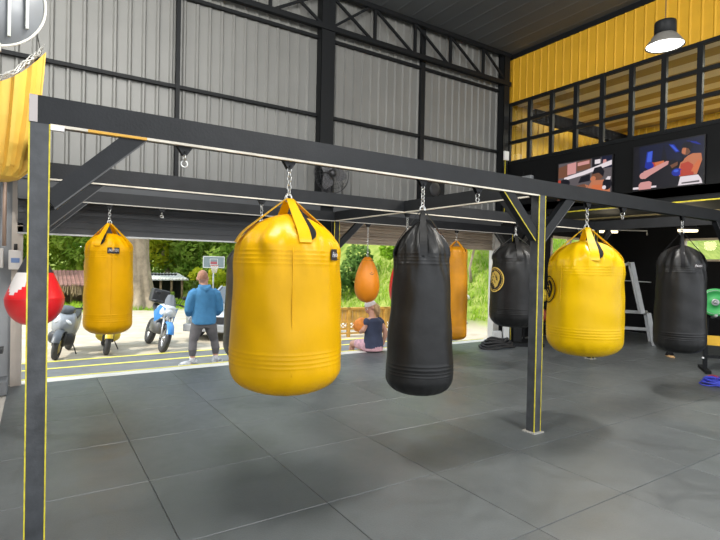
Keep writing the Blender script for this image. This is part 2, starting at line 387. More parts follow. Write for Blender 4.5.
m = MB(); m.box((-4, YW - .30, 2.66), (8.8, YW - .03, 2.70)); struct('trim_6', m, SHUT, 'dark ledge on top of the shutter housings')

# ------------------------------------------------------------------ mezzanine
YELW = mat('yellow_cladding', (.68, .37, .018), .6, .1, .08, 2)
w = MB(); sheet(w, (XM, YW - .05, 5.36), (0, -1, 0), (0, 0, 1), YW + .8, ROOF - 5.36, pitch=.182, depth=.010, w=.03, nrm=(-1, 0, 0)); w.box((XM + .002, -.9, 5.36), (XM + .06, YW, ROOF))
struct('wall_mezzanine', w, YELW, 'yellow ribbed metal cladding above the mezzanine windows')
w = MB(); w.box((XM, -.9, 2.88), (XM + .14, YW, 4.02)); struct('wall_mezzanine_lower', w, mat('black_fascia', (.007, .0075, .008), .6, spec=.15), 'black mezzanine fascia that carries the screens')
w = MB(); w.box((XM, -.9, 2.9), (XR, YW, 3.05)); struct('floor_mezzanine', w, mat('black_soffit', (.012, .012, .012), .7))
w = MB(); w.box((XM - .03, -.9, ROOF - .10), (XM + .12, YW, ROOF)); struct('trim_7', w, STEELB, 'dark edge where roof and yellow cladding meet')
w = MB(); w.box((XM + .0, -.9, 2.80), (XM + .14, YW, 2.879)); struct('trim_8', w, STEELB, 'dark steel edge beam under the mezzanine')
w = MB(); w.box((XM - .012, 1.5, 2.795), (XM + .05, 6.55, 2.815)); struct('trim_9', w, YEL_EDGE, 'yellow lower edge of the mezzanine beam')
# interior seen through the panes
w = MB(); sheet(w, (XR - .02, -.9, 3.05), (0, 1, 0), (0, 0, 1), YW + .9, 2.42, pitch=.2, nrm=(-1, 0, 0)); sheet(w, (XM + .2, YW - .01, 3.05), (1, 0, 0), (0, 0, 1), 4.2, 3.3, pitch=.2)
struct('wall_upstairs', w, mat('yellow_inner', (.66, .40, .02), .5), 'yellow inner walls of the upstairs room')
w = MB(); 
for i in range(12):
    x0 = XM + .15 + i * .36; w.box((x0, -.9, 5.42), (x0 + .36, YW, 5.46), i % 2)
struct('ceiling_upstairs', w, [mat('cream_strip', (.75, .72, .62), .5), mat('tan_strip', (.34, .25, .10), .5)], 'cream and tan striped ceiling upstairs')
w = MB(); w.bar((XM + .15, 7.25, 5.02), (XR, 7.25, 5.02), .16, .24); struct('beam_upstairs', w, mat('beam_dark', (.0025, .0025, .003), .9, spec=0), 'dark beam in the upstairs room')
muny = [7.78 - .5572 * i for i in range(16)]
rowz = [4.03, 4.48, 4.91, 5.345]
w = MB(); fr = .042
for y in muny: w.box((XM - .02, y - fr, 4.0), (XM + .05, y + fr, 5.37))
for z in rowz: w.box((XM - .015, muny[-1], z - fr * .8), (XM + .045, muny[0], z + fr * .8))
w3 = thing('window_3', 'long band of black framed panes along the mezzanine', None); w3['kind'] = 'structure'
w.build('window_frame', STEELB, w3)
GLS = mat_glass('window_glass', (.86, .88, .84))
w = MB()
for i in range(15):
    for k in range(3):
        y1, y0 = muny[i] - fr, muny[i+1] + fr; z0, z1 = rowz[k] + fr * .8, rowz[k+1] - fr * .8
        w.add([(XM + .012, y0, z0), (XM + .012, y1, z0), (XM + .012, y1, z1), (XM + .012, y0, z1)], [(0, 1, 2, 3)])
w.build('pane', GLS, w3)

# windows under the mezzanine
def far_window(name, lo, hi, axis, lb):
    root = thing(name, lb, None); root['kind'] = 'structure'
    FR = mat('window_frame_beige', (.60, .50, .38), .5)
    m = MB(); f = .05; a0, a1, z0, z1 = lo[0], hi[0], lo[1], hi[1]
    def bx(p0, p1, q0, q1):
        if axis == 'x': m.box((p0, YW - .03, q0), (p1, YW + .10, q1))
        else: m.box((XR - .03, p0, q0), (XR + .10, p1, q1))
    bx(a0, a0 + f, z0, z1); bx(a1 - f, a1, z0, z1); bx(a0, a1, z1 - f, z1); bx(a0, a1, z0, z0 + f); bx((a0 + a1) / 2 - f / 2, (a0 + a1) / 2 + f / 2, z0, z1)
    m.build('window_frame', FR, root)
    m = MB()
    if axis == 'x': m.add([(a0, YW + .04, z0), (a1, YW + .04, z0), (a1, YW + .04, z1), (a0, YW + .04, z1)], [(0, 1, 2, 3)])
    else: m.add([(XR + .04, a0, z0), (XR + .04, a1, z0), (XR + .04, a1, z1), (XR + .04, a0, z1)], [(0, 1, 2, 3)])
    m.build('pane', GLS, root)
far_window('window_1', (10.75, 1.92), (12.35, 2.47), 'x', 'small beige framed window behind the right yellow bag')
far_window('window_2', (3.9, 1.9), (6.1, 2.46), 'y', 'small beige framed window above the right black bag')

# ------------------------------------------------------------------ the bag rig
rig = thing('bag_rig', 'dark steel gantry of beams and posts that carries the punching bags', 'steel rig', (0, 3.22, 0))
def rbox(lo, hi): return (lo[0], lo[1] - 3.22, lo[2]), (hi[0], hi[1] - 3.22, hi[2])
XP = [.01, 4.24, 8.66]; YB = [3.27, 5.45, 7.33]
for yb in YB:
    m = MB()
    lo, hi = rbox((XP[0] - .045, yb - .05, BZ), (XP[2] + 2.6 if yb < 4 else XP[2] + .05, yb + .05, BZ + .15)); m.box(lo, hi)
    bm_ = m.build('cross_beam', STEEL, rig)
    m = MB(); lo, hi = rbox((XP[0] + .05, yb - .052, BZ - .010), ((4.19 if yb < 4 else XP[2]), yb - .030, BZ + .004)); m.box(lo, hi); m.build('pale_edge_strip', LIP if yb < 7 else LIPD, bm_)
    hooks = {3.27: [.78, 1.50, 2.725, 3.38, 5.07, 5.77, 7.20], 5.45: [2.17, 4.29, 6.52], 7.33: [.81, 1.46, 4.9, 7.02]}[yb]
    for hx in hooks:
        m = MB(); y = yb - 3.22
        for s_ in (-.016, .016):
            m.add([(hx - .055, y + s_ - .004, BZ), (hx + .055, y + s_ - .004, BZ), (hx + .014, y + s_ - .004, BZ - .062), (hx - .014, y + s_ - .004, BZ - .062),
                   (hx - .055, y + s_ + .004, BZ), (hx + .055, y + s_ + .004, BZ), (hx + .014, y + s_ + .004, BZ - .062), (hx - .014, y + s_ + .004, BZ - .062)],
                  [(0,1,2,3),(7,6,5,4),(0,3,7,4),(1,5,6,2),(2,6,7,3),(0,4,5,1)])
        m.tube([(hx, y - .03, BZ - .045), (hx, y + .03, BZ - .045)], .008, 8)
        m.build('hanger_bracket', STEEL, bm_)
        if hx in (.78, 3.38, 5.77, 1.46):
            m = MB(); m.torus((hx, y, BZ - .075), .022, .005, 16, 6, (1, 0, 0)); m.torus((hx, y, BZ - .115), .020, .005, 16, 6, (0, 1, 0)); m.build('hook_ring', CHROME, bm_)
for xp in XP:
    m = MB(); lo, hi = rbox((xp - .05, YB[0] + .05, BZ), (xp + .05, YB[2] - .05, BZ + .15)); m.box(lo, hi); b_ = m.build('tie_beam', STEEL, rig)
    m = MB(); lo, hi = rbox((xp - .052, YB[0] + .08, BZ - .010), (xp - .03, YB[2] - .08, BZ + .004)); m.box(lo, hi); m.build('pale_edge_strip', LIP if xp < 8 else STEEL, b_)
    for yb in YB:
        if xp == XP[1] and 4 < yb < 7: continue
        m = MB(); lo, hi = rbox((xp - .045, yb - .05, .012), (xp + .045, yb + .05, BZ)); m.box(lo, hi)
        PM = mat('post_steel', (.052, .055, .059), .42, .1, .35, 9, .1, 50)
        p_ = m.build('post', PM if yb < 4 else STEEL, rig)
        m = MB()
        for sx in (-1, 1):
            e = .0465; lo, hi = rbox((xp + sx * e - .0035, yb - .053, .012), (xp + sx * e + .0035, yb - .044, BZ)); m.box(lo, hi)
        m.build('yellow_edge', YEL_EDGE, p_)
        m = MB(); lo, hi = rbox((xp - .075, yb - .075, .0), (xp + .075, yb + .075, .012)); m.box(lo, hi); m.build('base_plate', LIPD, p_)
for yb in YB:      # knee braces along the beams
    for xp, sides in ((XP[0], (1,)), (XP[1], (-1, 1)), (XP[2], (-1, 1))):
        for s_ in sides:
            if xp == XP[1] and (4 < yb < 7 or (yb > 7 and s_ < 0)): continue
            m = MB(); y = yb - 3.22
            m.bar((xp + s_ * .05, y, 1.96), (xp + s_ * .50, y, BZ + .02), .07, .10, (0, 1, 0) if False else (0, 0, 1))
            b_ = m.build('brace', STEEL, rig)
            m = MB(); m.bar((xp + s_ * .075, y - .036, 1.925), (xp + s_ * .545, y - .036, BZ - .01), .006, .008); m.build('brace_edge', YEL_EDGE if xp == XP[1] and s_ < 0 else DULL, b_)
for xp in XP[:2]:
    for y0, s_ in ((YB[0], 1), (YB[1], -1), (YB[1], 1)):
        if xp == XP[1] and y0 == YB[1]: continue
        m = MB(); m.bar((xp, y0 - 3.22 + s_ * .05, 1.98), (xp, y0 - 3.22 + s_ * .45, BZ + .02), .07, .09); m.build('brace', STEEL, rig)
m = MB(); lo, hi = rbox((XP[0] - .048, YB[0] - .054, BZ + .004), (XP[0] - .01, YB[0] - .049, BZ + .148)); m.box(lo, hi); m.build('end_cap_plate', mat('end_cap', (.42, .38, .36), .4, .3), rig)
m = MB(); lo, hi = rbox((XP[0] + .05, YB[0] - .06, BZ - .03), (XP[0] + .115, YB[0] - .03, BZ - .002)); m.box(lo, hi); m.build('junction_clip', WHITE, rig)
m = MB(); lo, hi = rbox((.24, YB[0] - .054, BZ - .011), (.55, YB[0] - .028, BZ + .003)); m.box(lo, hi); m.build('yellow_strip', mat('amber_strip', (.62, .33, .03), .5), rig)

# ------------------------------------------------------------------ punching bags
def chain_mesh(z0, z1, r=.013, wire=.0042, n=10):
    m = MB(); L_ = r * 2.6; k = max(2, int(round((z1 - z0) / (L_ * .74)))); st = (z1 - z0) / k
    for i in range(k):
        c = z0 + st * (i + .5); ax = (1, 0, 0) if i % 2 else (0, 1, 0); hl = st * .68
        pts = []
        for j in range(n):
            a = 2 * pi * j / n; q = V((0, 0, c + hl * cos(a))) + (V((0, 1, 0)) if i % 2 else V((1, 0, 0))) * r * sin(a); pts.append(q)
        m.tube(pts, wire, 6, closed=True)
    return m

def punching_bag(label, X, Y, zb, zs, zd, za, Rb, Rt, vin, strapm, yaw=0, pleat=.02, npleat=13, strap_w=.075, logo=None, logo_a=0, logo_z=None,
                 emblem=None, seam_a=None, group='hanging punching bags', zhang=BZ - .05, sag=.0, nstr=4, strap_in=.66, tilt=0, zip_a=None, thick_lining=True, sup=2.0, strap_lo=-.035):
    root = thing('punching_bag', label, 'punching bag', (X, Y, zb), yaw, group)
    h = zs - zb; dd = zd - zs; rc = min(.46 * Rb, .175); rh = .60 * Rb; prof = [(0, .0), (Rb * .2, .001), (Rb - rh, .004)]
    for i in range(1, 11):
        a = pi / 2 * i / 10; prof.append((Rb - rh + rh * sin(a), .004 + rc - rc * cos(a)))
    def Rz(z):
        t = max(0, min(1, (z - rc) / (h - rc))); t2 = t * t * (3 - 2 * t)
        return Rb + (Rt - Rb) * (.5 * t + .5 * t2) + .012 * Rb * sin(pi * t)
    bands = [rc + .05 + .028 * i for i in range(4)] + [h - .015 - .028 * i for i in range(4)]
    zz = sorted(set([rc + (h - rc) * i / 26 for i in range(1, 27)] + [b + d for b in bands for d in (-.005, 0, .005)]))
    isb = {round(b, 5) for b in bands}
    for z in zz:
        if rc < z <= h: prof.append((Rz(z) + (.0022 if round(z, 5) in isb else 0), z))
    nb = 12
    for i in range(1, nb + 1):
        b = pi / 2 * i / nb; prof.append((max(0.0005, Rt * max(0, cos(b)) ** (2 / sup)), h + dd * sin(b) ** (2 / sup)))
    rr = random.Random(hash_(label)); ph = [rr.uniform(0, 6.28) for _ in range(6)]
    def fn(a, i, r, z):
        d = .004 * Rb * (sin(3 * a + ph[0] + z * 3) + .7 * sin(5 * a + ph[1] - z * 5))
        if z > h * .80:
            t = min(1, (z - h * .80) / (h * .2 + dd * .6)); k = r / Rt
            d += -pleat * t ** 1.5 * k * (.55 * abs(sin(npleat * a / 2 + ph[2])) + .45 * abs(sin((npleat + 4) * a / 2 + ph[3] + z * 6))) + pleat * .3 * t * k
        q = V((cos(a) * r, sin(a) * r, z)); tw = max(0, min(1, (z - h * .72) / (h * .28))); bw = max(0, 1 - z / (rc * 2.2))
        d += (nz.noise(q * 5 + V((ph[0], 0, 0))) * .010 + nz.noise(V((q.x * 16, q.y * 16, q.z * 5)) + V((ph[1], 0, 0))) * .012 * (tw + .7 * bw)) * (Rb / .35) * (1 + pleat * 14 * tw)
        if z < rc * 1.0: d += -.006 * Rb / .35 * abs(sin(11 * a + ph[4])) * (r / Rb) * (1 - z / rc) * 2
        return d * (r / Rb)
    m = MB(); m.lathe(prof, 96, fn=fn); 
    m.build('shell', vin, root)
    if seam_a is not None:
        m = MB(); pts = [V((cos(seam_a) * (Rz(z) + .001), sin(seam_a) * (Rz(z) + .001), z)) for z in [rc + (h - rc) * i / 24 for i in range(25)]]
        m.tube(pts, .0035, 6); m.build('seam', vin, root)
    # straps: tangent from the ring to the dome, then over the dome and down to the shoulder
    def dome(b, off): return (Rt * max(0, cos(b)) ** (2 / sup) + off * cos(b), h + dd * max(0, sin(b)) ** (2 / sup) + off * sin(b))
    bt = max((pi / 2 * i / 60 for i in range(3, 59)), key=lambda b: math.atan2(dome(b, .009)[0], za - zb + .03 - dome(b, .009)[1]))
    path = ([(Rz(h - .03) + .008, h + strap_lo), dome(0, .009)] if strap_lo < 0 else []) + [dome(.3 * bt if strap_lo > 0 else .06 * bt, .009)] + [dome(bt * (i / 6 if strap_lo < 0 else .3 + .7 * i / 6), .009) for i in range(1, 7)]
    apex = (.022, za - zb)
    tp = path[-1]; path += [(tp[0] + (apex[0] - tp[0]) * i / 4, tp[1] + (apex[1] - tp[1]) * i / 4) for i in range(1, 5)]
    for q in range(nstr):
        a = 2 * pi * (q + .5) / nstr; er = V((cos(a), sin(a), 0)); et = V((-sin(a), cos(a), 0)); ns = len(path); vs = []
        for i, (r, z) in enumerate(path):
            p = er * r + V((0, 0, z)); wd = strap_w / 2 * (1 if i < ns - 4 else 1 - .38 * (i - ns + 5) / 4)
            j = min(ns - 1, i + 1); k = max(0, i - 1); tn = (er * (path[j][0] - path[k][0]) + V((0, 0, path[j][1] - path[k][1]))).normalized(); nr = et.cross(tn).normalized()
            if nr.dot(er + V((0, 0, .3))) < 0: nr = -nr
            vs += [p - et * wd, p + et * wd, p + et * wd - nr * .005, p - et * wd - nr * .005]
        fs = []; 
        m = MB()
        for i in range(ns - 1):
            o = 4 * i; m.add([vs[o+k] for k in range(8)], [(0, 1, 5, 4)], 0, True); m.add([vs[o+k] for k in range(8)], [(1, 2, 6, 5), (2, 3, 7, 6), (3, 0, 4, 7)], 1)
        m.add(vs[:4], [(0, 1, 2, 3)], 1)
        st = m.build('strap', [strapm, strapm], root)
        if thick_lining and q == 0:
            m = MB(); vs = []
            n2 = len(path) - 4
            for i in range(1, n2 + 2):
                r, z = path[min(i, len(path)-1)]; b = (i - 1) / n2
                p = er * (r - .004) + V((0, 0, z - .003)); o0 = strap_w * .5; wd = strap_w * .55 * sin(pi * min(1, max(0, b))) ** .6
                vs += [p + et * (o0 - .005), p + et * (o0 + wd)]
            m.add(vs, [(2*i, 2*i+1, 2*i+3, 2*i+2) for i in range(len(vs) // 2 - 1)]); m.build('strap_lining', WEBB, st)
    zt = za - zb
    m = MB(); m.torus((0, 0, zt + .012), .026, .006, 20, 8, (.25, 1, .1)); m.torus((.01, 0, zt + .0), .024, .005, 20, 8, (1, .3, 0)); m.build('ring', CHROME, root)
    if zhang - za > .09:
        m = chain_mesh(zt + .035, zhang - zb - .0, .016); m.build('chain', CHROME, root)
    def wrap(u, v, off=.006):     # u metres along the girth, v height
        R = Rz(v) + off; a = u / Rz(v); return V((R * cos(a), R * sin(a), v))
    if logo:
        txt, lw, lh, bg, fg = logo; lz = (logo_z if logo_z is not None else h - .06); u0 = logo_a * Rz(lz)
        m = MB(); n = 8
        vs = [wrap(u0 + lw * (i / n - .5), lz + lh * (j - .5), .006) for j in (0, 1) for i in range(n + 1)]
        m.add(vs, [(i, i + 1, n + 2 + i, n + 1 + i) for i in range(n)], 0)
        tv, tf = text_polys(txt, lh * .62, .25, .0)
        wmax = max(abs(v.x) for v in tv) or 1; k = min(1.25, lw * .45 / wmax)
        m.add([wrap(u0 + v.x * k, lz + v.y * 1.1, .0085) for v in tv], tf, 1)
        m.build('logo_patch', [bg, fg], root)
    if emblem:
        ea, ez, er_, cols = emblem; u0 = ea * Rz(ez); m = MB()
        def P(x, y, o=.007): return wrap(u0 + x * er_, ez + y * er_, o)
        N = 40
        ring = lambda r0, r1, o, mi: m.add([P(r * cos(2*pi*i/N), r * sin(2*pi*i/N), o) for r in (r0, r1) for i in range(N)], [(i, (i+1) % N, N + (i+1) % N, N + i) for i in range(N)], mi)
        ring(.001, .98, .005, 1); ring(.90, 1.0, .007, 0); ring(.80, .83, .007, 0)
        mane = [(.0, .72), (.35, .62), (.58, .38), (.62, .05), (.52, -.22), (.40, -.50), (.10, -.68), (.14, -.45), (-.02, -.52), (.0, -.3), (-.22, -.42), (-.2, -.22), (-.5, -.30), (-.44, -.12), (-.62, -.02), (-.5, .1), (-.6, .28), (-.42, .36), (-.38, .58), (-.18, .55)]
        m.add([P(0, .05, .008)] + [P(x, y, .008) for x, y in mane], [(0, i + 1, (i + 1) % len(mane) + 1) for i in range(len(mane))], 0)
        for tri in ([(-.3, .22), (-.05, .28), (-.1, .14)], [(-.42, -.0), (-.1, -.02), (-.2, -.12)], [(.2, .45), (.3, .1), (.14, .2)], [(.3, .3), (.42, -.1), (.26, -.0)], [(.05, .0), (.2, -.3), (.06, -.22)], [(-.05, .55), (.1, .4), (-.02, .38)]):
            m.add([P(x, y, .0095) for x, y in tri], [(0, 1, 2)], 1)
        m.build('emblem', cols, root)
    return root
def hash_(s): return sum(ord(c) * (i + 3) for i, c in enumerate(s)) % 99991

BLKP = mat('patch_black', (.02, .014, .014), .5); GOLD = mat('emblem_gold', (.72, .50, .10), .45); PATW = mat('patch_white', (.78, .75, .74), .5)
cam_dir = lambda X, Y: math.atan2(-Y, -X)      # bearing from a bag to where the photographer stood
TX = ('Fairtex',)
B = 'hanging punching bags'
def bag(label, X, Y, *a, face=0, lg=None, **k):
    """face: bearing of one strap from the viewer's side, degrees; logo/emblem/seam angles likewise"""
    c = cam_dir(X, Y); yaw = c + radians(face) - pi / 4
    for n in ('logo_a', 'seam_a'):
        if n in k: k[n] = c + radians(k[n]) - yaw
    if 'emblem' in k: e = k['emblem']; k['emblem'] = (c + radians(e[0]) - yaw, *e[1:])
    return punching_bag(label, X, Y, *a, yaw=yaw, **k)
bag('largest yellow punching bag, wide barrel with yellow straps, hanging at front of the rig', 1.505, 3.27, .752, 1.75, 2.0, 2.11, .392, .370, VBAG, VBAG, sup=1.72, strap_lo=1, face=18, pleat=.05, npleat=9, strap_w=.085,
    logo=('Fairtex', .105, .075, BLKP, PATW), logo_a=58, logo_z=1.715 - .752, seam_a=5)
bag('black tapered punching bag hanging in the middle in front of the right post', 2.735, 3.27, .582, 1.77, 2.04, 2.12, .284, .228, VBLK, VBLK, sup=1.42, face=4, pleat=.12, npleat=8, strap_w=.06, thick_lining=False)
bag('bright yellow barrel bag with black round emblem, hanging right of the steel post', 5.07, 3.27, .715, 1.70, 1.97, 2.11, .39, .378, VBAG2, VBAG2, sup=1.8, strap_lo=1, face=14, pleat=.045, npleat=9, strap_w=.085,
    emblem=(-70, .71, .15, [WEBB, VBAG2]), seam_a=-38)
bag('black barrel bag with small white logo hanging at far right of the rig', 7.20, 3.27, .575, 1.74, 2.0, 2.16, .305, .278, VBLK, WEBB, sup=1.8, face=4, pleat=.09, npleat=8, strap_w=.05,
    logo=('Fairtex', .12, .055, BLKP, PATW), logo_a=42, logo_z=1.15, thick_lining=False)
bag('amber yellow long bag with dark seamed straps hanging before the opening, above a scooter', .81, 7.33, .68, 1.78, 2.0, 2.13, .292, .286, VBAG3, VBAG3, strap_lo=1, face=-28, pleat=.045, npleat=8, strap_w=.075,
    logo=('FAIRTEX', .14, .075, BLKP, PATW), logo_a=10, logo_z=1.09, seam_a=6)
bag('dark grey bag hanging mostly hidden behind the largest yellow bag', 2.17, 5.45, .53, 1.66, 1.86, 2.10, .40, .37, VGRY, VGRY, face=10, pleat=.03, npleat=8, thick_lining=False)
bag('slim gold banana bag reaching almost to the floor behind the middle black bag', 7.02, 7.33, .20, 1.95, 2.06, 2.17, .235, .225, VGOLD, VGOLD, face=40, pleat=.03, npleat=7, strap_w=.06)
bag('black bag with gold lion head emblem hanging half behind the right post', 6.52, 5.45, .70, 1.82, 2.06, 2.17, .385, .36, VBLK, VBLK, sup=1.8, face=10, pleat=.08, npleat=8, thick_lining=False,
    emblem=(-55, .76, .20, [GOLD, BLKP]))

def pear_bag(label, X, Y, zb, zt, R, vin, panels=None, ztop=BZ - .05, zmax=.36, logo=True, yaw=0):
    root = thing('teardrop_bag', label, 'punching bag', (X, Y, zb), yaw, B); H_ = zt - zb; prof = [(0, 0)]
    for i in range(1, 30):
        t = i / 29
        if t < zmax: a = t / zmax; r = R * sqrt(max(0, 1 - (1 - a) ** 2)) ** .92
        else:
            a = (t - zmax) / (1 - zmax); r = R * ((1 - .80 * a) if panels else (cos(a * pi / 2) ** .75 * .78 + .22)) * (1 if a > .15 or not panels else 1) if a > 0 else R
            if panels: r = R * (1 - .84 * (a ** 1.12))
        prof.append((r, t * H_))
    prof.append((0.001, H_ + .003))
    m = MB(); n = 48; m.lathe(prof, n)
    if panels:
        for fi, f in enumerate(m.f):
            if len(f) != 4: continue
            c = sum((V(m.v[i]) for i in f), V()) / 4; a = math.atan2(c.y, c.x); t = c.z / H_
            da = (a - panels[1] + pi) % (2 * pi) - pi
            if t > .70: m.m[fi] = 2
            elif t > .40 and abs(da) < .62 and t > .40 + .25 * abs(da): m.m[fi] = 1
        m.build('shell', panels[0], root)
        m = MB(); m.torus((0, 0, H_ * zmax), R + .001, .002, 40, 6); m.build('seam', VRED, root)
    else:
        m.build('shell', vin, root)
        m = MB()
        m.torus((0, 0, H_ * .93), R * .42, .006, 30, 6)
        m.build('lace_band', mat('tan_lace', (.45, .22, .04), .6), root)
        if logo:
            m = MB(); a = cam_dir(X, Y) - yaw + .45; z = H_ * .66; rr = R * .80; c = V((rr * cos(a), rr * sin(a), z)); m.torus(c, .035, .006, 20, 6, (cos(a), sin(a), .45)); m.ball(c, .014, 8); m.build('logo_mark', BLKP, root)
    m = MB(); m.torus((0, 0, H_ + .012), .018, .005, 16, 6, (0, 1, 0)); m.build('ring', CHROME, root)
    m = chain_mesh(H_ + .02, ztop - zb, .015); m.build('chain', CHROME, root)
    return root
pear_bag('small orange teardrop bag hanging on a chain above the seated person', 4.9, 7.33, .985, 1.79, .222, VOR)
pear_bag('red teardrop bag hidden behind the middle black bag', 4.29, 5.45, 1.02, 1.85, .232, VRED, logo=False)
ra = math.atan2(-5.3, 0)
rb = pear_bag('red teardrop bag with white and black panels behind the left post', -.0, 5.28, 1.05, 1.74, .228, VRED, panels=([VRED, VWHT, mat('bag_black_top', (.03, .03, .035), .4)], ra - .95))

# ------------------------------------------------------------------ things on the walls and roof
LAMPM = mat('lamp_disc', (.9, .9, .9), .5, emit=(1, 1, .97), estr=6)
pl = thing('pendant_lamp', 'grey high bay lamp with bright round face hanging before the yellow cladding', 'lamp', (6.55, 3.23, 4.45)); pl.scale = (.84, .84, 1)
m = MB(); m.lathe([(.05, .30), (.14, .30), (.145, .28), (.145, .15), (.12, .14), (.11, .16)], 36); m.build('driver_housing', STEELB, pl)
m = MB(); m.lathe([(.13, .15), (.16, .13), (.255, .015), (.262, .0), (.252, .0), (.15, .125)], 40); m.build('shade', mat('lamp_shade', (.20, .19, .17), .4, .3), pl)
m = MB(); m.lathe([(0.001, .018), (.247, .012)], 40); m.f = m.f[:40]; m.m = m.m[:40]; m.sm = m.sm[:40]; m.build('diffuser', LAMPM, pl)
m = MB(); m.tube([(0, 0, .30), (.003, 0, 1.0), (0, 0, ROOF - 4.45)], .006, 8); m.build('cable', mat('cable_dark', (.08, .05, .04), .6), pl)

def uvs(root, name, y0, y1, z0, z1, x, polys, mats):
    """flat picture built of layered patches on a wall-mounted panel facing -X; u runs to smaller Y"""
    m = MB()
    for k, (mi, pts) in enumerate(polys):
        m.add([(x - .0006 * (k + 1), y1 + (y0 - y1) * u, z0 + (z1 - z0) * v) for u, v in pts], [tuple(range(len(pts)))], mi)
    return m.build(name, mats, root)
def scr(n, c, s=1.0): return mat('screen_' + n, (0.002, .002, .002), .3, emit=c, estr=s)
SM = [scr('black', (.004, .004, .008)), scr('blue', (.006, .016, .20)), scr('skin', (.34, .115, .055)), scr('brown', (.11, .045, .025)), scr('white', (.50, .45, .47)), scr('pink', (.40, .19, .18)), scr('red', (.30, .035, .02)), scr('grey', (.07, .06, .065)), scr('dblue', (.004, .006, .022)), scr('glow', (.03, .07, .42)), scr('orange', (.40, .10, .035))]
def circ(cx, cy, r, ry=None, n=14): return [(cx + r * cos(2*pi*i/n), cy + (ry or r) * sin(2*pi*i/n)) for i in range(n)]
BEZ = mat('bezel', (.006, .006, .007), .3)
def tv(label, yl_, yr_, z0, z1, polys):
    t = thing('television', label, 'television', (XM, (yl_ + yr_) / 2, z0)); yc = (yl_ + yr_) / 2
    m = MB(); m.box((-.06, yr_ - yc - .02, -.02), (-.004, yl_ - yc + .02, z1 - z0 + .02)); m.build('casing', BEZ, t)
    uvs(t, 'screen', yr_ - yc, yl_ - yc, 0, z1 - z0, -.0605, polys, SM)
tv('wall television showing one boxer in red top with white waistband', 4.88, 3.77, 3.07, 3.83, [
    (0, [(0, 0), (1, 0), (1, 1), (0, 1)]), (8, [(.1, .35), (.4, .4), (.45, 1), (.08, 1)]), (8, [(.5, .6), (1, .55), (1, 1), (.45, 1)]),
    (1, [(.17, .50), (.28, .50), (.29, .86), (.20, .86)]), (9, [(.20, .62), (.27, .62), (.285, .86), (.215, .84)]), (1, [(.52, .95), (.60, .92), (.68, .74), (.62, .74)]), (9, [(.54, .92), (.58, .91), (.66, .76), (.63, .76)]), (1, [(.76, .96), (.9, .9), (.97, .82), (.92, .84)]),
    (6, [(.28, .60), (.44, .55), (.44, .50), (.30, .47)]), (10, [(.32, .59), (.46, .60), (.46, .54), (.34, .50)]), (1, circ(.25, .52, .06, .08)),
    (5, [(.12, .30), (.18, .24), (.26, .31), (.52, .50), (.53, .57), (.50, .58), (.24, .45), (.16, .42)]), (5, circ(.15, .32, .055, .075)),
    (2, [(.68, .20), (.92, .20), (.985, .50), (.97, .64), (.86, .66), (.80, .63), (.70, .52), (.67, .36)]), (6, [(.69, .20), (.88, .20), (.87, .42), (.80, .50), (.70, .47)]), (10, [(.84, .28), (.92, .24), (.97, .45), (.94, .52), (.88, .40)]),
    (3, circ(.77, .74, .065, .10)), (2, [(.71, .70), (.76, .66), (.77, .80), (.72, .80)]), (0, [(.70, .84), (.74, .92), (.82, .93), (.86, .84), (.83, .70), (.80, .78)]),
    (0, circ(.68, .58, .07, .085)), (8, circ(.67, .60, .05, .06)), (3, [(.55, .47), (.66, .53), (.66, .45), (.58, .40)]), (1, circ(.65, .30, .075, .085)), (9, circ(.64, .33, .035, .03)), (6, [(.70, .25), (.80, .20), (.80, .30), (.70, .34)]),
    (4, [(.67, -0.0), (1, 0.0), (.98, .10), (.94, .19), (.70, .19), (.68, .05)]), (7, [(.72, .03), (.96, .03), (.96, .07), (.72, .06)]),
    (4, [(0.0, .02), (.36, .02), (.36, .06), (0, .07)]), (5, [(.09, -.0), (.28, .0), (.29, .14), (.25, .18), (.12, .17), (.09, .12)])])
tv('wall television nearest the corner showing two boxers face to face', 6.42, 5.29, 3.05, 3.78, [
    (7, [(0, 0), (1, 0), (1, 1), (0, 1)]), (3, [(0, .6), (.2, .6), (.2, .95), (0, .9)]), (5, [(.18, .66), (.35, .68), (.35, .98), (.18, .96)]), (3, [(.36, .72), (.62, .75), (.62, 1), (.36, .98)]), (5, [(.38, .86), (.60, .88), (.60, .97), (.38, .95)]), (0, [(.65, .75), (.80, .75), (.80, 1), (.65, 1)]), (4, [(.70, .84), (.80, .84), (.80, .95), (.70, .95)]), (8, [(.82, .7), (1, .7), (1, 1), (.82, 1)]), (5, [(.84, .78), (.92, .78), (.9, .92), (.85, .92)]),
    (4, [(.12, .52), (.5, .60), (1, .76), (1, .88), (.5, .70), (.12, .60)]), (0, [(.4, .40), (.62, .42), (.62, .60), (.45, .56)]),
    (2, [(0, 0), (.42, 0), (.60, .30), (.50, .36), (.30, .28), (.10, .34), (0, .30)]), (10, [(0, .05), (.25, .05), (.30, .26), (.05, .28)]), (3, [(.24, .22), (.56, .26), (.52, .36), (.30, .33)]), (0, circ(.13, .44, .11, .12)), (4, circ(.09, .40, .06, .035)), (6, circ(.03, .50, .03, .06)),
    (2, [(.55, 0), (.98, 0), (.98, .32), (.88, .40), (.66, .42), (.58, .24)]), (10, [(.64, .05), (.88, .05), (.84, .28), (.66, .30)]), (3, circ(.76, .55, .11, .14)), (0, [(.66, .58), (.70, .74), (.82, .76), (.88, .62), (.86, .48), (.78, .60)]), (2, circ(.68, .46, .05, .07)), (0, circ(.93, .28, .08, .15)), (4, [(.90, .40), (.98, .38), (.99, .46), (.94, .47)]), (4, circ(.88, .20, .035, .05))])

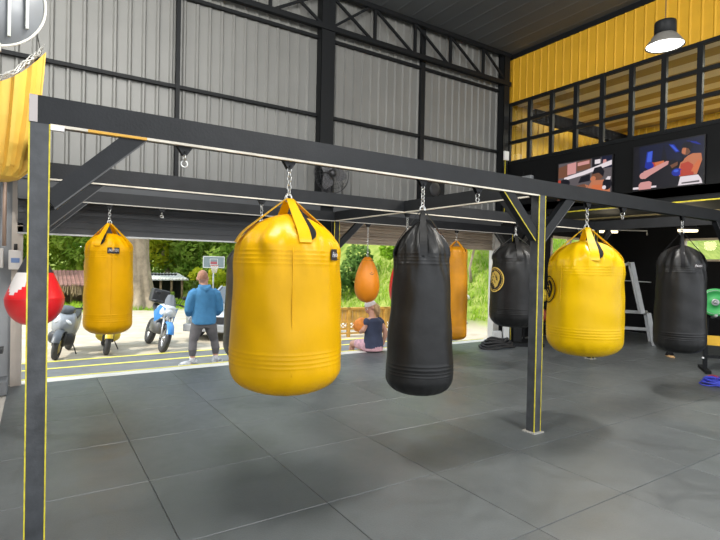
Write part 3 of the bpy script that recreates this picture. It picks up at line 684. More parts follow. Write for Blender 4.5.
r_ = thing('wifi_router', 'small pale router box mounted on the black fascia near the corner', 'router', (XM, 7.2, 3.56))
m = MB(); m.bbox((-.10, -.13, 0), (-.0, .13, .10), .02); m.build('case', mat('router_grey', (.30, .31, .32), .5), r_)
m = MB(); m.tube([(-.05, -.10, .1), (-.05, -.12, .2)], .008, 8); m.tube([(-.05, .10, .1), (-.05, .11, .2)], .008, 8); m.build('antenna', STEELB, r_)
j_ = thing('junction_box', 'small white junction box on the corner column with yellow cable below', 'junction box', (8.78, YW - .20, 4.05))
m = MB(); m.bbox((-.06, -.06, 0), (.08, .10, .20), .008); m.build('box', WHITE, j_)
m = MB(); m.tube([(0, -.02, 0), (.0, -.02, -.6), (.01, -.02, -1.3)], .012, 8); m.build('cable', YEL_EDGE, j_)
m = MB(); m.tube([(0.02, 0, .2), (.05, .02, .5), (.06, .05, 1.2)], .008, 8); m.build('feed_cable', WHITE, j_)

fn_ = thing('wall_fan', 'dark round caged fan mounted on the wall column', 'fan', (4.23, YW - .42, 3.20))
m = MB()
for k in range(5): m.torus((0, -.07 + .03 * abs(k - 2) * .5, 0), .05 + .07 * k, .003, 40, 5, (0, 1, 0))
for i in range(28):
    a = 2 * pi * i / 28; m.tube([(.05 * cos(a), -.075, .05 * sin(a)), (.25 * cos(a), -.06, .25 * sin(a)), (.335 * cos(a), 0, .335 * sin(a)), (.25 * cos(a), .09, .25 * sin(a))], .0022, 5)
m.torus((0, 0, 0), .335, .007, 48, 6, (0, 1, 0)); m.build('cage', DMETAL, fn_)
for k in range(3):
    m = MB(); a0 = 2 * pi * k / 3; vs = []
    for i in range(6):
        r = .05 + .25 * i / 5; wd = .05 + .09 * sin(pi * min(1, i / 4.5))
        for s_ in (-1, 1):
            a = a0 + s_ * wd / max(r, .12) / 1.0; vs.append((r * cos(a), s_ * .025, r * sin(a)))
    m.add(vs, [(2*i, 2*i+1, 2*i+3, 2*i+2) for i in range(5)]); m.build('blade', mat('fan_blade', (.10, .10, .105), .5), fn_)
m = MB(); m.lathe([(0.001, -.09), (.05, -.085), (.06, -.06), (.06, .08), (.10, .10), (.10, .16), (.001, .17)], 20, axis='y'); m.build('motor', DMETAL, fn_)
m = MB(); m.bar((0, .12, -.02), (0, .20, -.30), .05, .05); m.bar((0, .2, -.30), (0, .2, -.05), .08, .04); m.box((-.09, .18, -.36), (.09, .22, -.1)); m.build('bracket', DMETAL, fn_)
bx = thing('speaker_box', 'dark square box on the cladding behind the black bag chain', 'speaker', (6.67, YW - .17, 3.0))
m = MB(); m.bbox((-.26, -.12, 0), (.26, .1, .38), .01); m.build('cabinet', STEELB, bx)
m = MB(); m.lathe([(.01, -.125), (.06, -.123), (.13, -.128), (.14, -.121)], 24, (0, 0, .19), axis='y'); m.build('cone', DMETAL, bx)

# left side: round panel, pleated yellow fabric, wire coil, electrics
rd = thing('round_panel', 'large round grey panel with white rim and pale strips above the left post', 'round panel', (-.305, 4.35, 3.47), radians(2))
m = MB(); m.lathe([(0.001, -.012), (.335, -.004), (.345, .02), (.001, .022)], 64, axis='y'); m.build('disc', mat('disc_grey', (.19, .20, .21), .35, .1, .08, 3), rd)
m = MB(); m.torus((0, -.004, 0), .345, .009, 72, 8, (0, 1, 0)); m.build('rim', mat('rim_white', (.75, .74, .66), .4), rd)
m = MB()
for x, z1 in ((.0, -.30), (.13, -.26), (.235, -.18)): m.box((x - .010, -.030, z1), (x + .010, -.006, .24))
m.build('pale_strip', mat('strip_pale', (.52, .54, .50), .5), rd)
m = MB(); m.box((-.20, -.02, -.29), (-.07, -.008, .22)); m.build('pinkish_strip', mat('strip_pink', (.42, .34, .33), .5), rd)
m = MB(); m.box((.02, -.035, -.38), (.085, -.01, -.325)); m.build('clip', mat('clip_grey', (.48, .48, .44), .5), rd)
m = MB(); m.tube([(-.02, .03, .30), (-.02, .03, ROOF - 3.43)], .008, 8); m.build('hanging_wire', DMETAL, rd)
ys_ = thing('yellow_sack', 'yellow pleated hanging sack with open mouth beside the left post', 'sack', (-.26, 4.55, 2.22))
m = MB(); n = 120; prof = [(0, .0), (.10, .0), (.15, .02), (.19, .08), (.225, .25), (.245, .45), (.262, .62), (.27, .72), (.258, .72), (.235, .45), (.18, .10), (.001, .05)]
m.lathe(prof, n, fn=lambda a, i, r, z: (.020 * (1 if sin(15 * a) > .2 else -1) if 2 < i < 8 and r > .1 else 0), smooth=False)
for i, v in enumerate(m.v):       # mouth dips towards the viewer
    t = max(0, v[2]) / .72; m.v[i] = (v[0] + .02 * t, v[1], v[2] + t * t * (.95 * v[0] * max(0, v[0]) * 4 * .5 + .45 * max(0, v[0]) + .30 * v[1]))
m.build('pleated_cloth', mat('yellow_cloth', (.74, .46, .07), .6, 0, .12, 3), ys_)
m = MB()
for k in range(4):
    rr2 = random.Random(k); pts = []
    for i in range(46):
        a = 2 * pi * i / 46; r = .262 + rr2.uniform(-.02, .014); x = r * cos(a) + .02; y = r * sin(a)
        pts.append((x, y, .735 + .95 * max(0, x) ** 2 * 2 + .45 * max(0, x) + .30 * y + rr2.uniform(-.02, .035)))
    m.tube(pts, .0035, 5, closed=True)
m.build('wire_coil', mat('wire_grey', (.50, .50, .47), .4, .5), ys_)
m = MB()
for a in (.3, 2.4, 4.5):
    x, y = .27 * cos(a) + .02, .27 * sin(a); m.tube([(x, y, .72 + .95 * max(0, x) ** 2 * 2 + .45 * max(0, x) + .3 * y), (x * .6, y * .6 + .1, 1.6), (0, .15, ROOF - 2.22)], .003, 5)
m.build('hanging_wire', DMETAL, ys_)

for (x, z0, sx, lb) in ((-.215, 1.50, .145, 'small beige meter box with blue window on the jamb'), (-.42, 1.52, .16, 'plain grey switch box left of the meter box')):
    e = thing('electric_box', lb, 'electric box', (x, YW - .12, z0))
    m = MB(); m.bbox((-sx / 2, -.1, 0), (sx / 2, .02, .25), .012); m.build('case', mat('box_beige', (.58, .55, .52), .5), e)
    if 'blue' in lb:
        m = MB(); m.box((-.045, -.104, .09), (.045, -.099, .15)); m.build('meter_window', mat('meter_blue', (.12, .20, .40), .3), e)
    m = MB(); m.tube([(0, -.03, .25), (0, -.03, .33)], .02, 10); m.build('gland', DMETAL, e)
cd = MB(); cd.tube([(-.335, YW - .16, 1.80), (-.335, YW - .16, 2.3), (-.33, YW - .16, 3.2)], .022, 10); tag(cd.build('conduit_pipe', mat('copper_pipe', (.36, .25, .19), .5)), 'brown upright conduit pipe on the grey panel above the meter box', 'pipe')
bl = thing('beam_offcut', 'grey low block standing at the foot of the beige jamb', 'block', (-.6, YW - .42, 0))
m = MB(); m.bbox((-.45, -.18, 0), (.33, .18, .17), .015); m.build('block', mat('block_grey', (.17, .175, .18), .7, 0, .1, 4), bl)
st_ = thing('bench_frame', 'dark metal bench standing on the grey block at the left edge', 'bench', (-.62, YW - .42, .17))
m = MB(); m.box((-.4, -.14, .33), (.30, .14, .38)); m.build('bench_top', DMETAL, st_)
for x in (-.36, .24):
    m = MB(); m.bar((x, -.12, 0), (x + (.05 if x < 0 else -.05), -.12, .33), .03, .03); m.bar((x, .12, 0), (x + (.05 if x < 0 else -.05), .12, .33), .03, .03); m.build('leg', DMETAL, st_)

# ------------------------------------------------------------------ gym kit under the mezzanine
def tube_lamp(lb, x, y, z):
    t = thing('tube_lamp', lb, 'lamp', (x, y, z), radians(-33), 'ceiling tube lamps')
    m = MB(); m.box((-.22, -.05, .05), (.22, .05, .10)); m.build('fitting', STEELB, t)
    m = MB(); m.tube([(-.20, 0, .03), (.20, 0, .03)], .035, 12); m.build('tube', mat('tube_glow', (.9, .85, .7), .5, emit=(1, .82, .52), estr=1.6), t)
    m = MB(); m.tube([(-.18, 0, .1), (-.18, 0, 2.9 - z)], .006, 6); m.tube([(.18, 0, .1), (.18, 0, 2.9 - z)], .006, 6); m.build('hanger', DMETAL, t)
tube_lamp('warm white tube lamp glowing above the leaning steel rack', 11.0, 6.55, 2.50); tube_lamp('warm white tube lamp glowing behind the chain of the far black bag', 11.7, 5.2, 2.50)
pp = MB(); pp.tube([(9.3, 7.0, 2.66), (9.3, 3.6, 2.66), (9.3, 1.0, 2.66)], .018, 8); tag(pp.build('ceiling_pipe', mat('pipe_tan', (.33, .26, .12), .5)), 'tan conduit pipe running under the mezzanine', 'pipe')
pp = MB(); pp.tube([(9.6, 6.9, 2.55), (11.6, 6.0, 2.55), (11.6, 6.0, 2.45)], .015, 8); tag(pp.build('ceiling_pipe', mat('pipe_grey', (.2, .2, .19), .5)), 'thin grey pipe with bent end beside the tube lamp', 'pipe')

GALV = mat('galv_grey', (.36, .37, .37), .4, .4, .1, 6)
rk = thing('squat_rack', 'leaning grey steel weight rack between the right yellow and black bags', 'weight rack', (11.945, 6.32, 0), radians(-57 + 180))
# local x runs across the view, y in depth
def rl(*p): return p
m = MB(); m.bar((.22, 0, 1.83), (-.02, 0, .70), .08, .08); m.bar((.22, .7, 1.83), (-.02, .7, .70), .08, .08); m.build('incline_post', GALV, rk)
m = MB(); m.bar((.22, 0, 1.83), (.66, 0, 1.58), .06, .06); m.build('top_arm', GALV, rk)
m = MB(); m.bar((.66, 0, 1.62), (.80, 0, 0.0), .07, .07); m.build('rear_post', GALV, rk)
m = MB(); m.bar((-.13, 0, .71), (-.25, 0, .0), .09, .09); m.build('leg', GALV, rk)
m = MB(); m.bar((-.13, .7, .71), (-.25, .7, .0), .09, .09); m.build('leg', GALV, rk)
for a_, b_ in (((-.13, 0, .67), (.75, 0, .67)), ((-.19, 0, .28), (.75, 0, .28)), ((-.13, 0, .67), (-.13, .7, .67)), ((.22, 0, 1.8), (.22, .7, 1.8))):
    m = MB(); m.bar(a_, b_, .06, .07); m.build('side_rail', GALV, rk)
m = MB()
for k in range(5): t = k / 5; m.tube([(.19 - .2 * t, -.05, 1.66 - .95 * t), (.08 - .2 * t, -.10, 1.68 - .95 * t)], .016, 8)
m.build('peg', DMETAL, rk)
m = MB(); m.tube([(.75, -.06, 1.42), (-.25, -.06, 1.38)], .012, 8); m.build('bar', GALV, rk)

pr_ = thing('plate_rack', 'black plate rack with yellow tag standing beside the far right black bag', 'weight rack', (9.54, 3.60, 0), radians(-57))
# local x to the right in the view, -y towards the viewer
for x in (-.30, .55): m = MB(); m.bar((x, 0, 0), (x, 0, .95), .06, .06); m.build('upright', STEELB, pr_)
for x in (-.30, .55): m = MB(); m.box((x - .04, -.28, 0), (x + .04, .35, .05)); m.build('foot', STEELB, pr_)
m = MB(); m.bar((-.3, 0, .25), (.55, 0, .25), .05, .05); m.bar((-.3, 0, .9), (.55, 0, .9), .05, .05); m.bar((-.3, .05, .56), (.55, .05, .56), .05, .05); m.build('crossbar', STEELB, pr_)
m = MB(); m.box((-.29, -.045, .44), (-.07, -.032, .60)); m.build('yellow_tag', mat('tag_yellow', (.62, .36, .02), .5), pr_)
m = MB(); m.ball((-.335, -.03, .38), .018, 8); m.ball((-.335, -.03, .22), .018, 8); m.build('bolt_cap', WHITE, pr_)
m = MB(); m.tube([(-.22, 0, .9), (-.22, -.3, .95)], .022, 10); m.tube([(.25, 0, .8), (.25, -.3, .83)], .022, 10); m.bar((-.22, 0, .9), (-.22, 0, 1.2), .05, .05); m.tube([(-.22, 0, 1.16), (-.22, -.25, 1.16)], .022, 10); m.build('peg', GALV, pr_)
def plate(lb, lx, ly, z, R, col, nm):
    c = Matrix.Rotation(radians(-57), 4, 'Z') @ V((lx, ly, 0)); p = thing('weight_plate', lb, 'weight plate', (9.54 + c.x, 3.60 + c.y, z), radians(-57), 'weight plates')
    m = MB(); m.lathe([(.028, -.03), (.06, -.034), (.065, -.022), (R * .70, -.022), (R * .74, -.034), (R * .97, -.034), (R, -.02), (R, .02), (R * .97, .034), (.028, .034)], 44, axis='y', closed=True); m.build('disc', mat('plate_' + nm, col, .5), p)
    m = MB(); m.torus((0, -.035, 0), R * .85, .004, 40, 5, (0, 1, 0)); m.lathe([(.026, -.037), (.055, -.037), (.055, .037), (.026, .037)], 24, axis='y', closed=True); m.build('hub', GALV, p)
plate('green weight plate hanging on the plate rack behind the far black bag', -.22, -.18, 1.16, .225, (.03, .30, .07), 'green')
plate('yellow weight plate at the right edge on the plate rack', .25, -.20, .81, .225, (.72, .50, .03), 'yellow')
dk = MB(); dk.lathe([(0.001, 0), (.07, 0), (.085, .02), (.085, .05), (.05, .07), (.001, .07)], 20); tag(dk.build('rubber_foot_block', mat('red_block', (.45, .03, .03), .5), loc=(8.72, 3.46, .0)), 'small red round block on the mats by the plate rack', 'block')
jr = MB(); rr3 = random.Random(4); base = V((8.40, 3.28, .012))
for k in range(5):
    pts = []
    for i in range(26):
        a = i * .55 + k; r = .06 + .14 * abs(sin(i * .37 + k * 1.3)); pts.append(base + V((r * cos(a) * 1.6 + .03 * k, r * sin(a), .012 + .01 * k + .01 * sin(i))))
    jr.tube(pts, .009, 6)
tag(jr.build('skipping_rope', mat('rope_blue', (.05, .07, .55), .5)), 'tangled blue skipping rope lying on the mats at the right edge', 'rope')
sl = thing('slipper', 'small dark slipper with tan sole on the floor under the far black bag', 'slipper', (10.28, 4.82, 0), .9)
m = MB(); m.lathe([(0.001, 0), (.13, 0), (.14, .012), (.13, .025), (.001, .025)], 20); m.v = [(x, y * .42, z) for x, y, z in m.v]; m.build('sole', mat('sole_tan', (.60, .38, .18), .6), sl)
m = MB(); m.tube([(.03, -.05, .02), (.03, -.03, .065), (.03, .03, .065), (.03, .05, .02)], .018, 8, squash=2.2); m.build('strap', WEBB, sl)

# battle rope, small machine base and balls near the corner
br = MB()
for k in range(4):
    R = .30 - .04 * k; pts = [(8.02 + .26 * cos(a) * (R / .3) * 1.7, 7.12 + R * sin(a) * .8, .028 + .045 * k + .02 * sin(3 * a + k)) for a in [2 * pi * i / 40 for i in range(40)]]
    br.tube(pts, .026, 8, closed=True)
tag(br.build('battle_rope', RUBBER), 'coiled thick black rope lying on the mats under the lion bag', 'rope')
mc = thing('machine_base', 'black exercise machine with pale pads behind the lion bag', 'exercise machine', (8.75, 7.25, 0), radians(-35))
m = MB(); m.box((-.45, -.35, 0), (.5, .35, .07)); m.build('platform', STEELB, mc)
m = MB(); m.bar((.02, 0, .07), (.02, 0, 1.5), .18, .14); m.build('mast', STEELB, mc)
m = MB(); m.bbox((-.30, -.16, .10), (-.18, -.04, .50), .012); m.build('pad', mat('pad_pale', (.55, .56, .55), .5), mc)
m = MB(); m.bbox((-.5, -.1, .12), (-.32, .05, .28), .012); m.build('pad', mat('pad_pale2', (.48, .49, .48), .5), mc)
m = MB(); m.bar((.28, -.1, .07), (.28, -.1, .42), .05, .05); m.bar((.28, -.1, .30), (.48, -.1, .30), .05, .05); m.build('arm', GALV, mc)
sh = thing('ball_rack', 'slim black two tier ball rack between the post and right yellow bag', 'rack', (9.55, 7.12, 0), radians(-57))
for x in (-.45, .45): m = MB(); m.bar((x, .12, 0), (x, .12, 1.15), .04, .04); m.box((x - .02, -.18, 0), (x + .02, .2, .03)); m.build('upright', STEELB, sh)
for z in (.42, .86):
    m = MB(); m.bar((-.45, -.09, z), (.45, -.09, z), .03, .03); m.bar((-.45, .09, z), (.45, .09, z), .03, .03); m.bar((-.45, -.09, z), (-.45, .12, z), .03, .03); m.bar((.45, -.09, z), (.45, .12, z), .03, .03); m.build('tray', STEELB, sh)
def ball(lb, lx, z, col, nm):
    c = Matrix.Rotation(radians(-57), 4, 'Z') @ V((lx, 0, 0)); o = thing('medicine_ball', lb, 'ball', (9.55 + c.x, 7.12 + c.y, z), 0, 'medicine balls')
    m = MB(); m.ball((0, 0, .16), .165, 24); m.build('shell', mat('ball_' + nm, col, .5), o)
    m = MB(); m.torus((0, 0, .16), .165, .004, 32, 5); m.torus((0, 0, .16), .165, .004, 32, 5, (1, 0, 0)); m.build('seam', BLKP, o)
ball('yellow medicine ball on the upper tier of the ball rack', -.10, .89, (.65, .45, .03), 'yel'); ball('red medicine ball on the lower tier of the ball rack', -.10, .45, (.30, .05, .03), 'red')
ball('black medicine ball on the upper tier of the ball rack', .25, .89, (.02, .02, .02), 'blk')

# ------------------------------------------------------------------ people
SKIN = mat('skin', (.55, .29, .20), .5, 0, .05, 8); EYEW = mat('eye_white', (.7, .68, .66), .3); EYED = mat('eye_dark', (.03, .02, .015), .2); LIPM = mat('mouth', (.40, .14, .12), .5)
def head_into(mb, c, yaw=0, pitch=0, s=1.0):
    """skull, jaw, nose, ears added to a body mesh; faces local +y before yaw"""
    R = Matrix.Rotation(yaw, 3, 'Z') @ Matrix.Rotation(pitch, 3, 'X'); c = V(c)
    def P(x, y, z): return c + R @ V((x * s, y * s, z * s))
    mb.ball(P(0, -.010, .025), (.078 * s, .098 * s, .098 * s), 20, rot=R); mb.ball(P(0, .030, -.035), (.060 * s, .068 * s, .080 * s), 16, rot=R); mb.ball(P(0, .055, -.085), (.034 * s, .034 * s, .030 * s), 12, rot=R)
    mb.tube([P(0, .088, .02), P(0, .108, -.018), P(0, .094, -.032)], [.010 * s, .016 * s, .014 * s], 8)
    mb.tube([P(-.045, .080, .030), P(0, .092, .034), P(.045, .080, .030)], .012 * s, 8)
    for x in (-1, 1): mb.ball(P(x * .082, -.008, -.005), (.012 * s, .024 * s, .034 * s), 10, rot=R)
    return P, R
def face_bits(parent, P, R, s=1.0):
    for x in (-1, 1):
        m = MB(); m.ball(P(x * .031, .083, .008), .013 * s, 10, 0); m.ball(P(x * .031, .094, .008), .006 * s, 8, 1); m.build('eye', [EYEW, EYED], parent)
    m = MB(); m.tube([P(-.026, .090, -.058), P(0, .100, -.055), P(.026, .090, -.058)], .006 * s, 8, 0); m.build('mouth', LIPM, parent)
def hand_into(mb, w, d, side, n=None, s=1.0, curl=.5):
    """palm with five separate fingers; w wrist, d pointing direction, side towards the thumb, n palm normal"""
    w = V(w); d = V(d).normalized(); t = V(side); t = (t - d * t.dot(d)).normalized(); n = d.cross(t)
    mb.tube([w, w + d * .045 * s, w + d * .09 * s], [(.022 * s, .018 * s), (.038 * s, .016 * s), (.036 * s, .013 * s)], 10, up=t)
    for i, (o, ln) in enumerate(((.027, .068), (.009, .078), (-.009, .072), (-.026, .055))):
        p = w + d * .085 * s + t * o * s; q = p + (d * cos(curl * .5) + n * sin(curl * .5)) * ln * .45 * s; r = q + (d * cos(curl * 1.3) + n * sin(curl * 1.3)) * ln * .32 * s; e = r + (d * cos(curl * 2) + n * sin(curl * 2)) * ln * .25 * s
        mb.tube([p, q, r, e], [.0088 * s, .0082 * s, .0075 * s, .006 * s], 8)
    p = w + d * .03 * s + t * .022 * s; q = p + (d * .6 + t * .75 + n * .2) * .038 * s; e = q + (d * .9 + t * .25 + n * .35) * .032 * s; mb.tube([p, q, e], [.012 * s, .0105 * s, .008 * s], 8)
def ell(mb, rings, n=22, mi=0):
    """stacked elliptical rings (cx,cy,z,rx,ry)"""
    vs = [(cx + rx * cos(2*pi*j/n), cy + ry * sin(2*pi*j/n), z) for cx, cy, z, rx, ry in rings for j in range(n)]; k = len(rings)
    fs = [(i*n+j, i*n+(j+1) % n, (i+1)*n+(j+1) % n, (i+1)*n+j) for i in range(k-1) for j in range(n)]; fs += [tuple(range(n-1, -1, -1)), tuple(range((k-1)*n, k*n))]
    mb.add(vs, fs, mi, True)
def shoe(parent, ankle, yaw, name='shoe', mats=None, sole=None):
    m = MB(); R = Matrix.Rotation(yaw, 3, 'Z'); a = V(ankle)
    secs = [(-.10, .034, .085), (-.07, .045, .108), (0, .050, .110), (.07, .052, .085), (.14, .056, .066), (.19, .047, .052), (.22, .022, .034)]
    vs = []; n = 12
    for y, wd, h in secs:
        for j in range(n):
            t = 2 * pi * j / n; x = wd * cos(t); z = h / 2 + h / 2 * sin(t) if sin(t) > 0 else h / 2 * (1 + max(-1, 1.3 * sin(t)))
            vs.append(a + R @ V((x, y, z + .012)))
    k = len(secs); fs = [(i*n+j, i*n+(j+1) % n, (i+1)*n+(j+1) % n, (i+1)*n+j) for i in range(k-1) for j in range(n)] + [tuple(range(n-1, -1, -1)), tuple(range((k-1)*n, k*n))]
    m.add(vs, fs, 0, True); o = m.build(name, mats, parent)
    m = MB(); vs = []
    for z in (0, .026):
        for y, wd, h in secs: vs.append(a + R @ V((-wd * 1.12 - .003, y * 1.03, z)))
        for y, wd, h in reversed(secs): vs.append(a + R @ V((wd * 1.12 + .003, y * 1.03, z)))
    N = 2 * k; m.add(vs, [tuple(range(N-1, -1, -1)), tuple(range(N, 2*N))] + [(i, (i+1) % N, N + (i+1) % N, N + i) for i in range(N)]); m.build('sole', sole, o)

man = thing('person', 'person seen from behind in blue hooded top and grey leggings looking outside', 'person', (2.485, 8.82, -.15), radians(-4)); man.scale = (.99, .99, .985)
LF, RF = V((-.20, -.04, 0)), V((.215, .04, 0))
b = MB()
ell(b, [(0, 0, .70, .13, .11), (0, 0, .82, .185, .135), (0, 0, .95, .18, .125), (0, 0, 1.08, .175, .12), (0, .0, 1.22, .195, .125), (0, -.005, 1.31, .18, .11), (0, -.0, 1.37, .09, .08)])
b.tube([(0, 0, 1.34), (0, .015, 1.42), (0, .02, 1.48)], [.07, .062, .06], 14)
PH, RH = head_into(b, (-.03, .035, 1.53), yaw=radians(-12), pitch=radians(-10), s=1.14)
for s_, F in ((-1, LF), (1, RF)):
    b.tube([(s_ * .085, 0, .82), (s_ * .13, .015, .60), (F.x * .93, F.y + .03, .42), (F.x, F.y - .015, .27), (F.x, F.y - .01, .09)], [.105, .092, .062, .062, .040], 14)
    b.tube([(F.x, F.y - .05, .045), (F.x + s_ * .03, F.y + .08, .035)], [.035, .035], 10)
    b.tube([(s_ * .155, 0, 1.29), (s_ * .24, -.01, 1.14), (s_ * .262, .0, .97), (s_ * .23, .13, .93), (s_ * .13, .25, 1.00)], [.066, .056, .047, .042, .030], 12)
    hand_into(b, (s_ * .13, .25, 1.0), (-s_ * .5, .6, .3), (0, .2, 1), curl=.7)
man_body = remesh(b, 'body', SKIN, man, .010, 3); face_bits(man, PH, RH, 1.14)
BLUE = mat('blue_fleece', (.05, .20, .39), .8, 0, .10, 9, .25, 30)
h = MB()
ell(h, [(0, 0, .725, .202, .155), (0, 0, .76, .21, .16), (0, 0, .85, .21, .158), (0, 0, 1.0, .20, .145), (0, 0, 1.15, .208, .145), (0, 0, 1.25, .215, .14), (0, -.005, 1.32, .19, .12), (0, 0, 1.38, .10, .095), (0, .01, 1.42, .075, .078)], 26)
for s_ in (-1, 1):
    h.tube([(s_ * .13, 0, 1.30), (s_ * .20, -.005, 1.25), (s_ * .25, -.01, 1.12), (s_ * .272, -.005, .97), (s_ * .25, .07, .91), (s_ * .19, .17, .95), (s_ * .145, .235, .99)], [.085, .088, .078, .068, .062, .056, .042], 16)
h.tube([(-.085, .02, 1.40), (-.06, -.07, 1.375), (0, -.11, 1.335), (.06, -.07, 1.375), (.085, .02, 1.40)], [.034, .042, .05, .042, .034], 12)
hood = remesh(h, 'hooded_top', BLUE, man, .011, 3)
m = MB(); m.tube([(0, -.150, .75), (0, -.150, .95), (0, -.138, 1.18), (0, -.13, 1.28)], .003, 6); m.build('back_seam', BLUE, hood)
LEG = mat('grey_leggings', (.105, .10, .105), .75, 0, .12, 10)
l = MB(); ell(l, [(0, 0, .66, .15, .12), (0, 0, .80, .195, .145), (0, 0, .90, .19, .135)])
for s_, F in ((-1, LF), (1, RF)):
    l.tube([(s_ * .088, 0, .80), (s_ * .135, .015, .60), (F.x * .93, F.y + .03, .42), (F.x, F.y - .018, .28), (F.x, F.y - .01, .17)], [.115, .103, .072, .072, .050], 16)
remesh(l, 'leggings', LEG, man, .011, 2)
SHO = mat('shoe_grey', (.42, .44, .47), .6, 0, .45, 16, detail=1); SOLE = mat('sole_white', (.62, .62, .60), .6); SOCK = mat('sock_white', (.60, .60, .62), .8)
for s_, F in ((-1, LF), (1, RF)):
    m = MB(); m.tube([(F.x, F.y - .01, .055), (F.x, F.y - .01, .12), (F.x, F.y - .01, .175)], [.046, .045, .050], 14); m.build('sock', SOCK, man)
    shoe(man, (F.x, F.y - .01, 0), radians(68) if s_ < 0 else radians(-38), 'shoe', SHO, SOLE)
m = MB(); m.ball(PH(0, -.018, .030), (.092, .114, .114), 22, rot=RH)
m2 = MB(); keep = [f for f in m.f if sum((RH.inverted() @ (V(m.v[i]) - PH(0, 0, 0))).z - .5 * (RH.inverted() @ (V(m.v[i]) - PH(0, 0, 0))).y for i in f) / 4 > .035]
m2.add(m.v, keep, 0, True); m2.build('cropped_hair', mat('hair_sandy', (.40, .20, .13), .8, 0, .2, 40), man)

# person sitting on the kerb
wo = thing('person', 'person in dark tee shirt and pale cap sitting on the kerb with an orange bundle', 'person', (5.46, 7.90, 0.0), radians(8)); wo.scale = (1.14, 1.14, 1.14)
# local +y = facing direction (towards the left of the view)
b = MB()
ell(b, [(0, 0, .02, .16, .13), (0, 0, .12, .17, .125), (0, .01, .28, .15, .105), (0, .02, .42, .165, .11), (0, .02, .52, .16, .10), (0, .03, .57, .08, .07)])
b.tube([(0, .03, .55), (0, .05, .61), (0, .07, .66)], [.055, .05, .05], 12)
PW, RW = head_into(b, (0, .095, .735), yaw=radians(74), pitch=radians(-24), s=.98)
for s_ in (-1, 1):
    b.tube([(s_ * .09, .02, .09), (s_ * .11, .22, .10), (s_ * .12, .40, .085), (s_ * .12, .43, -.02), (s_ * .12, .42, -.13)], [.095, .075, .06, .05, .034], 12)
    b.tube([(s_ * .12, .40, -.145), (s_ * .13, .52, -.155)], [.034, .028], 10)
b.tube([(-.15, .02, .50), (-.25, .0, .36), (-.255, .03, .34), (-.25, .14, .40)], [.052, .045, .038, .027], 12); hand_into(b, (-.25, .14, .40), (.2, .5, .4), (0, 0, 1), s=.95)
b.tube([(.15, .02, .50), (.235, -.02, .34), (.25, -.02, .25), (.26, .06, .06)], [.052, .045, .040, .027], 12); hand_into(b, (.26, .06, .085), (0.1, .5, -.35), (-1, .3, 0), s=.95, curl=.4)
remesh(b, 'body', SKIN, wo, .010, 3); face_bits(wo, PW, RW, .94)
h = MB(); ell(h, [(0, 0, .06, .185, .15), (0, 0, .14, .185, .145), (0, .01, .28, .168, .125), (0, .02, .42, .18, .128), (0, .02, .51, .175, .115), (0, .03, .565, .085, .08)], 24)
for s_ in (-1, 1): h.tube([(s_ * .11, .02, .515), (s_ * .18, .03, .47), (s_ * (.225 if s_ > 0 else .215), .03 if s_ > 0 else .09, .36)], [.07, .07, .066], 14)
def tee():
    m = mat('navy_tee', (.035, .045, .085), .8, 0, .2, 8, .2, 25); return m
remesh(h, 'tee_shirt', tee(), wo, .011, 3)
l = MB(); ell(l, [(0, 0, .015, .175, .15), (0, 0, .10, .18, .15)])
for s_ in (-1, 1): l.tube([(s_ * .09, .02, .095), (s_ * .10, .14, .105), (s_ * .115, .30, .10)], [.108, .095, .08], 14)
remesh(l, 'shorts', mat('pink_shorts', (.62, .36, .40), .8, 0, .3, 18), wo, .011, 2)
m = MB(); m.ball(PW(0, -.012, .035), (.088, .102, .098), 22, rot=RW)
keep = [f for f in m.f if sum((RW.inverted() @ (V(m.v[i]) - PW(0, 0, 0))).z for i in f) / 4 > .030]
m2 = MB(); m2.add(m.v, keep, 0, True); m2.build('pale_cap', mat('cap_pale', (.66, .60, .58), .8, 0, .12, 20), wo)
m = MB(); m.tube([PW(.02, -.075, .03), PW(.03, -.12, -.06), PW(.05, -.11, -.16), PW(.05, -.08, -.24)], [.05, .06, .05, .02], 12); m.tube([PW(-.06, -.05, .02), PW(-.075, -.06, -.08), PW(-.07, -.05, -.16)], [.035, .035, .015], 10); m.build('long_hair', mat('hair_blonde', (.42, .27, .13), .7, 0, .25, 30), wo)
c_ = Matrix.Rotation(radians(96), 3, 'Z') @ V((-.03, .36, .33)); bd = MB(); rr4 = random.Random(3)
bd.ball((0, 0, 0), (.16, .11, .14), 24)
bd.v = [(x * (1 + .10 * sin(9 * z * 10 + x * 22)), y * (1 + .1 * cos(x * 30)), z * (1 + .12 * sin(x * 28 + y * 20))) for x, y, z in bd.v]
tag(bd.build('orange_bundle', mat('orange_cloth', (.80, .26, .04), .7, 0, .15, 12), loc=(5.46 - .26, 7.90 + .07, .50)), 'orange cloth bundle held by the seated person', 'bundle')

# ------------------------------------------------------------------ two wheelers
TIRE = mat('tyre', (.05, .05, .05), .8, 0, .2, 20); RIMG = mat('rim_gold', (.45, .36, .12), .4, .6); ALU = mat('rim_alu', (.5, .5, .5), .35, .7); PLBLK = mat('plastic_black', (.03, .03, .032), .5)
GLAMP = mat('headlamp', (.75, .78, .8), .15, 0, spec=.8); REDL = mat('tail_red', (.5, .02, .02), .3)
def wheel(parent, name, c, R, wd, rimm, spokes=10):
    m = MB(); m.torus(c, R - wd / 2, wd / 2, 40, 12, (1, 0, 0)); w = m.build(name, TIRE, parent)
    m = MB(); c = V(c); m.torus(c, R - wd * .95, wd * .22, 36, 8, (1, 0, 0))
    for i in range(spokes):
        a = 2 * pi * i / spokes; m.bar(c, c + V((0, cos(a), sin(a))) * (R - wd), .02, .014, (1, 0, 0))
    m.tube([c - V((.045, 0, 0)), c + V((.045, 0, 0))], .045, 14); m.tube([c + V((.04, 0, 0)), c + V((.046, 0, 0))], R * .45, 20)
    m.build('rim', rimm, w)
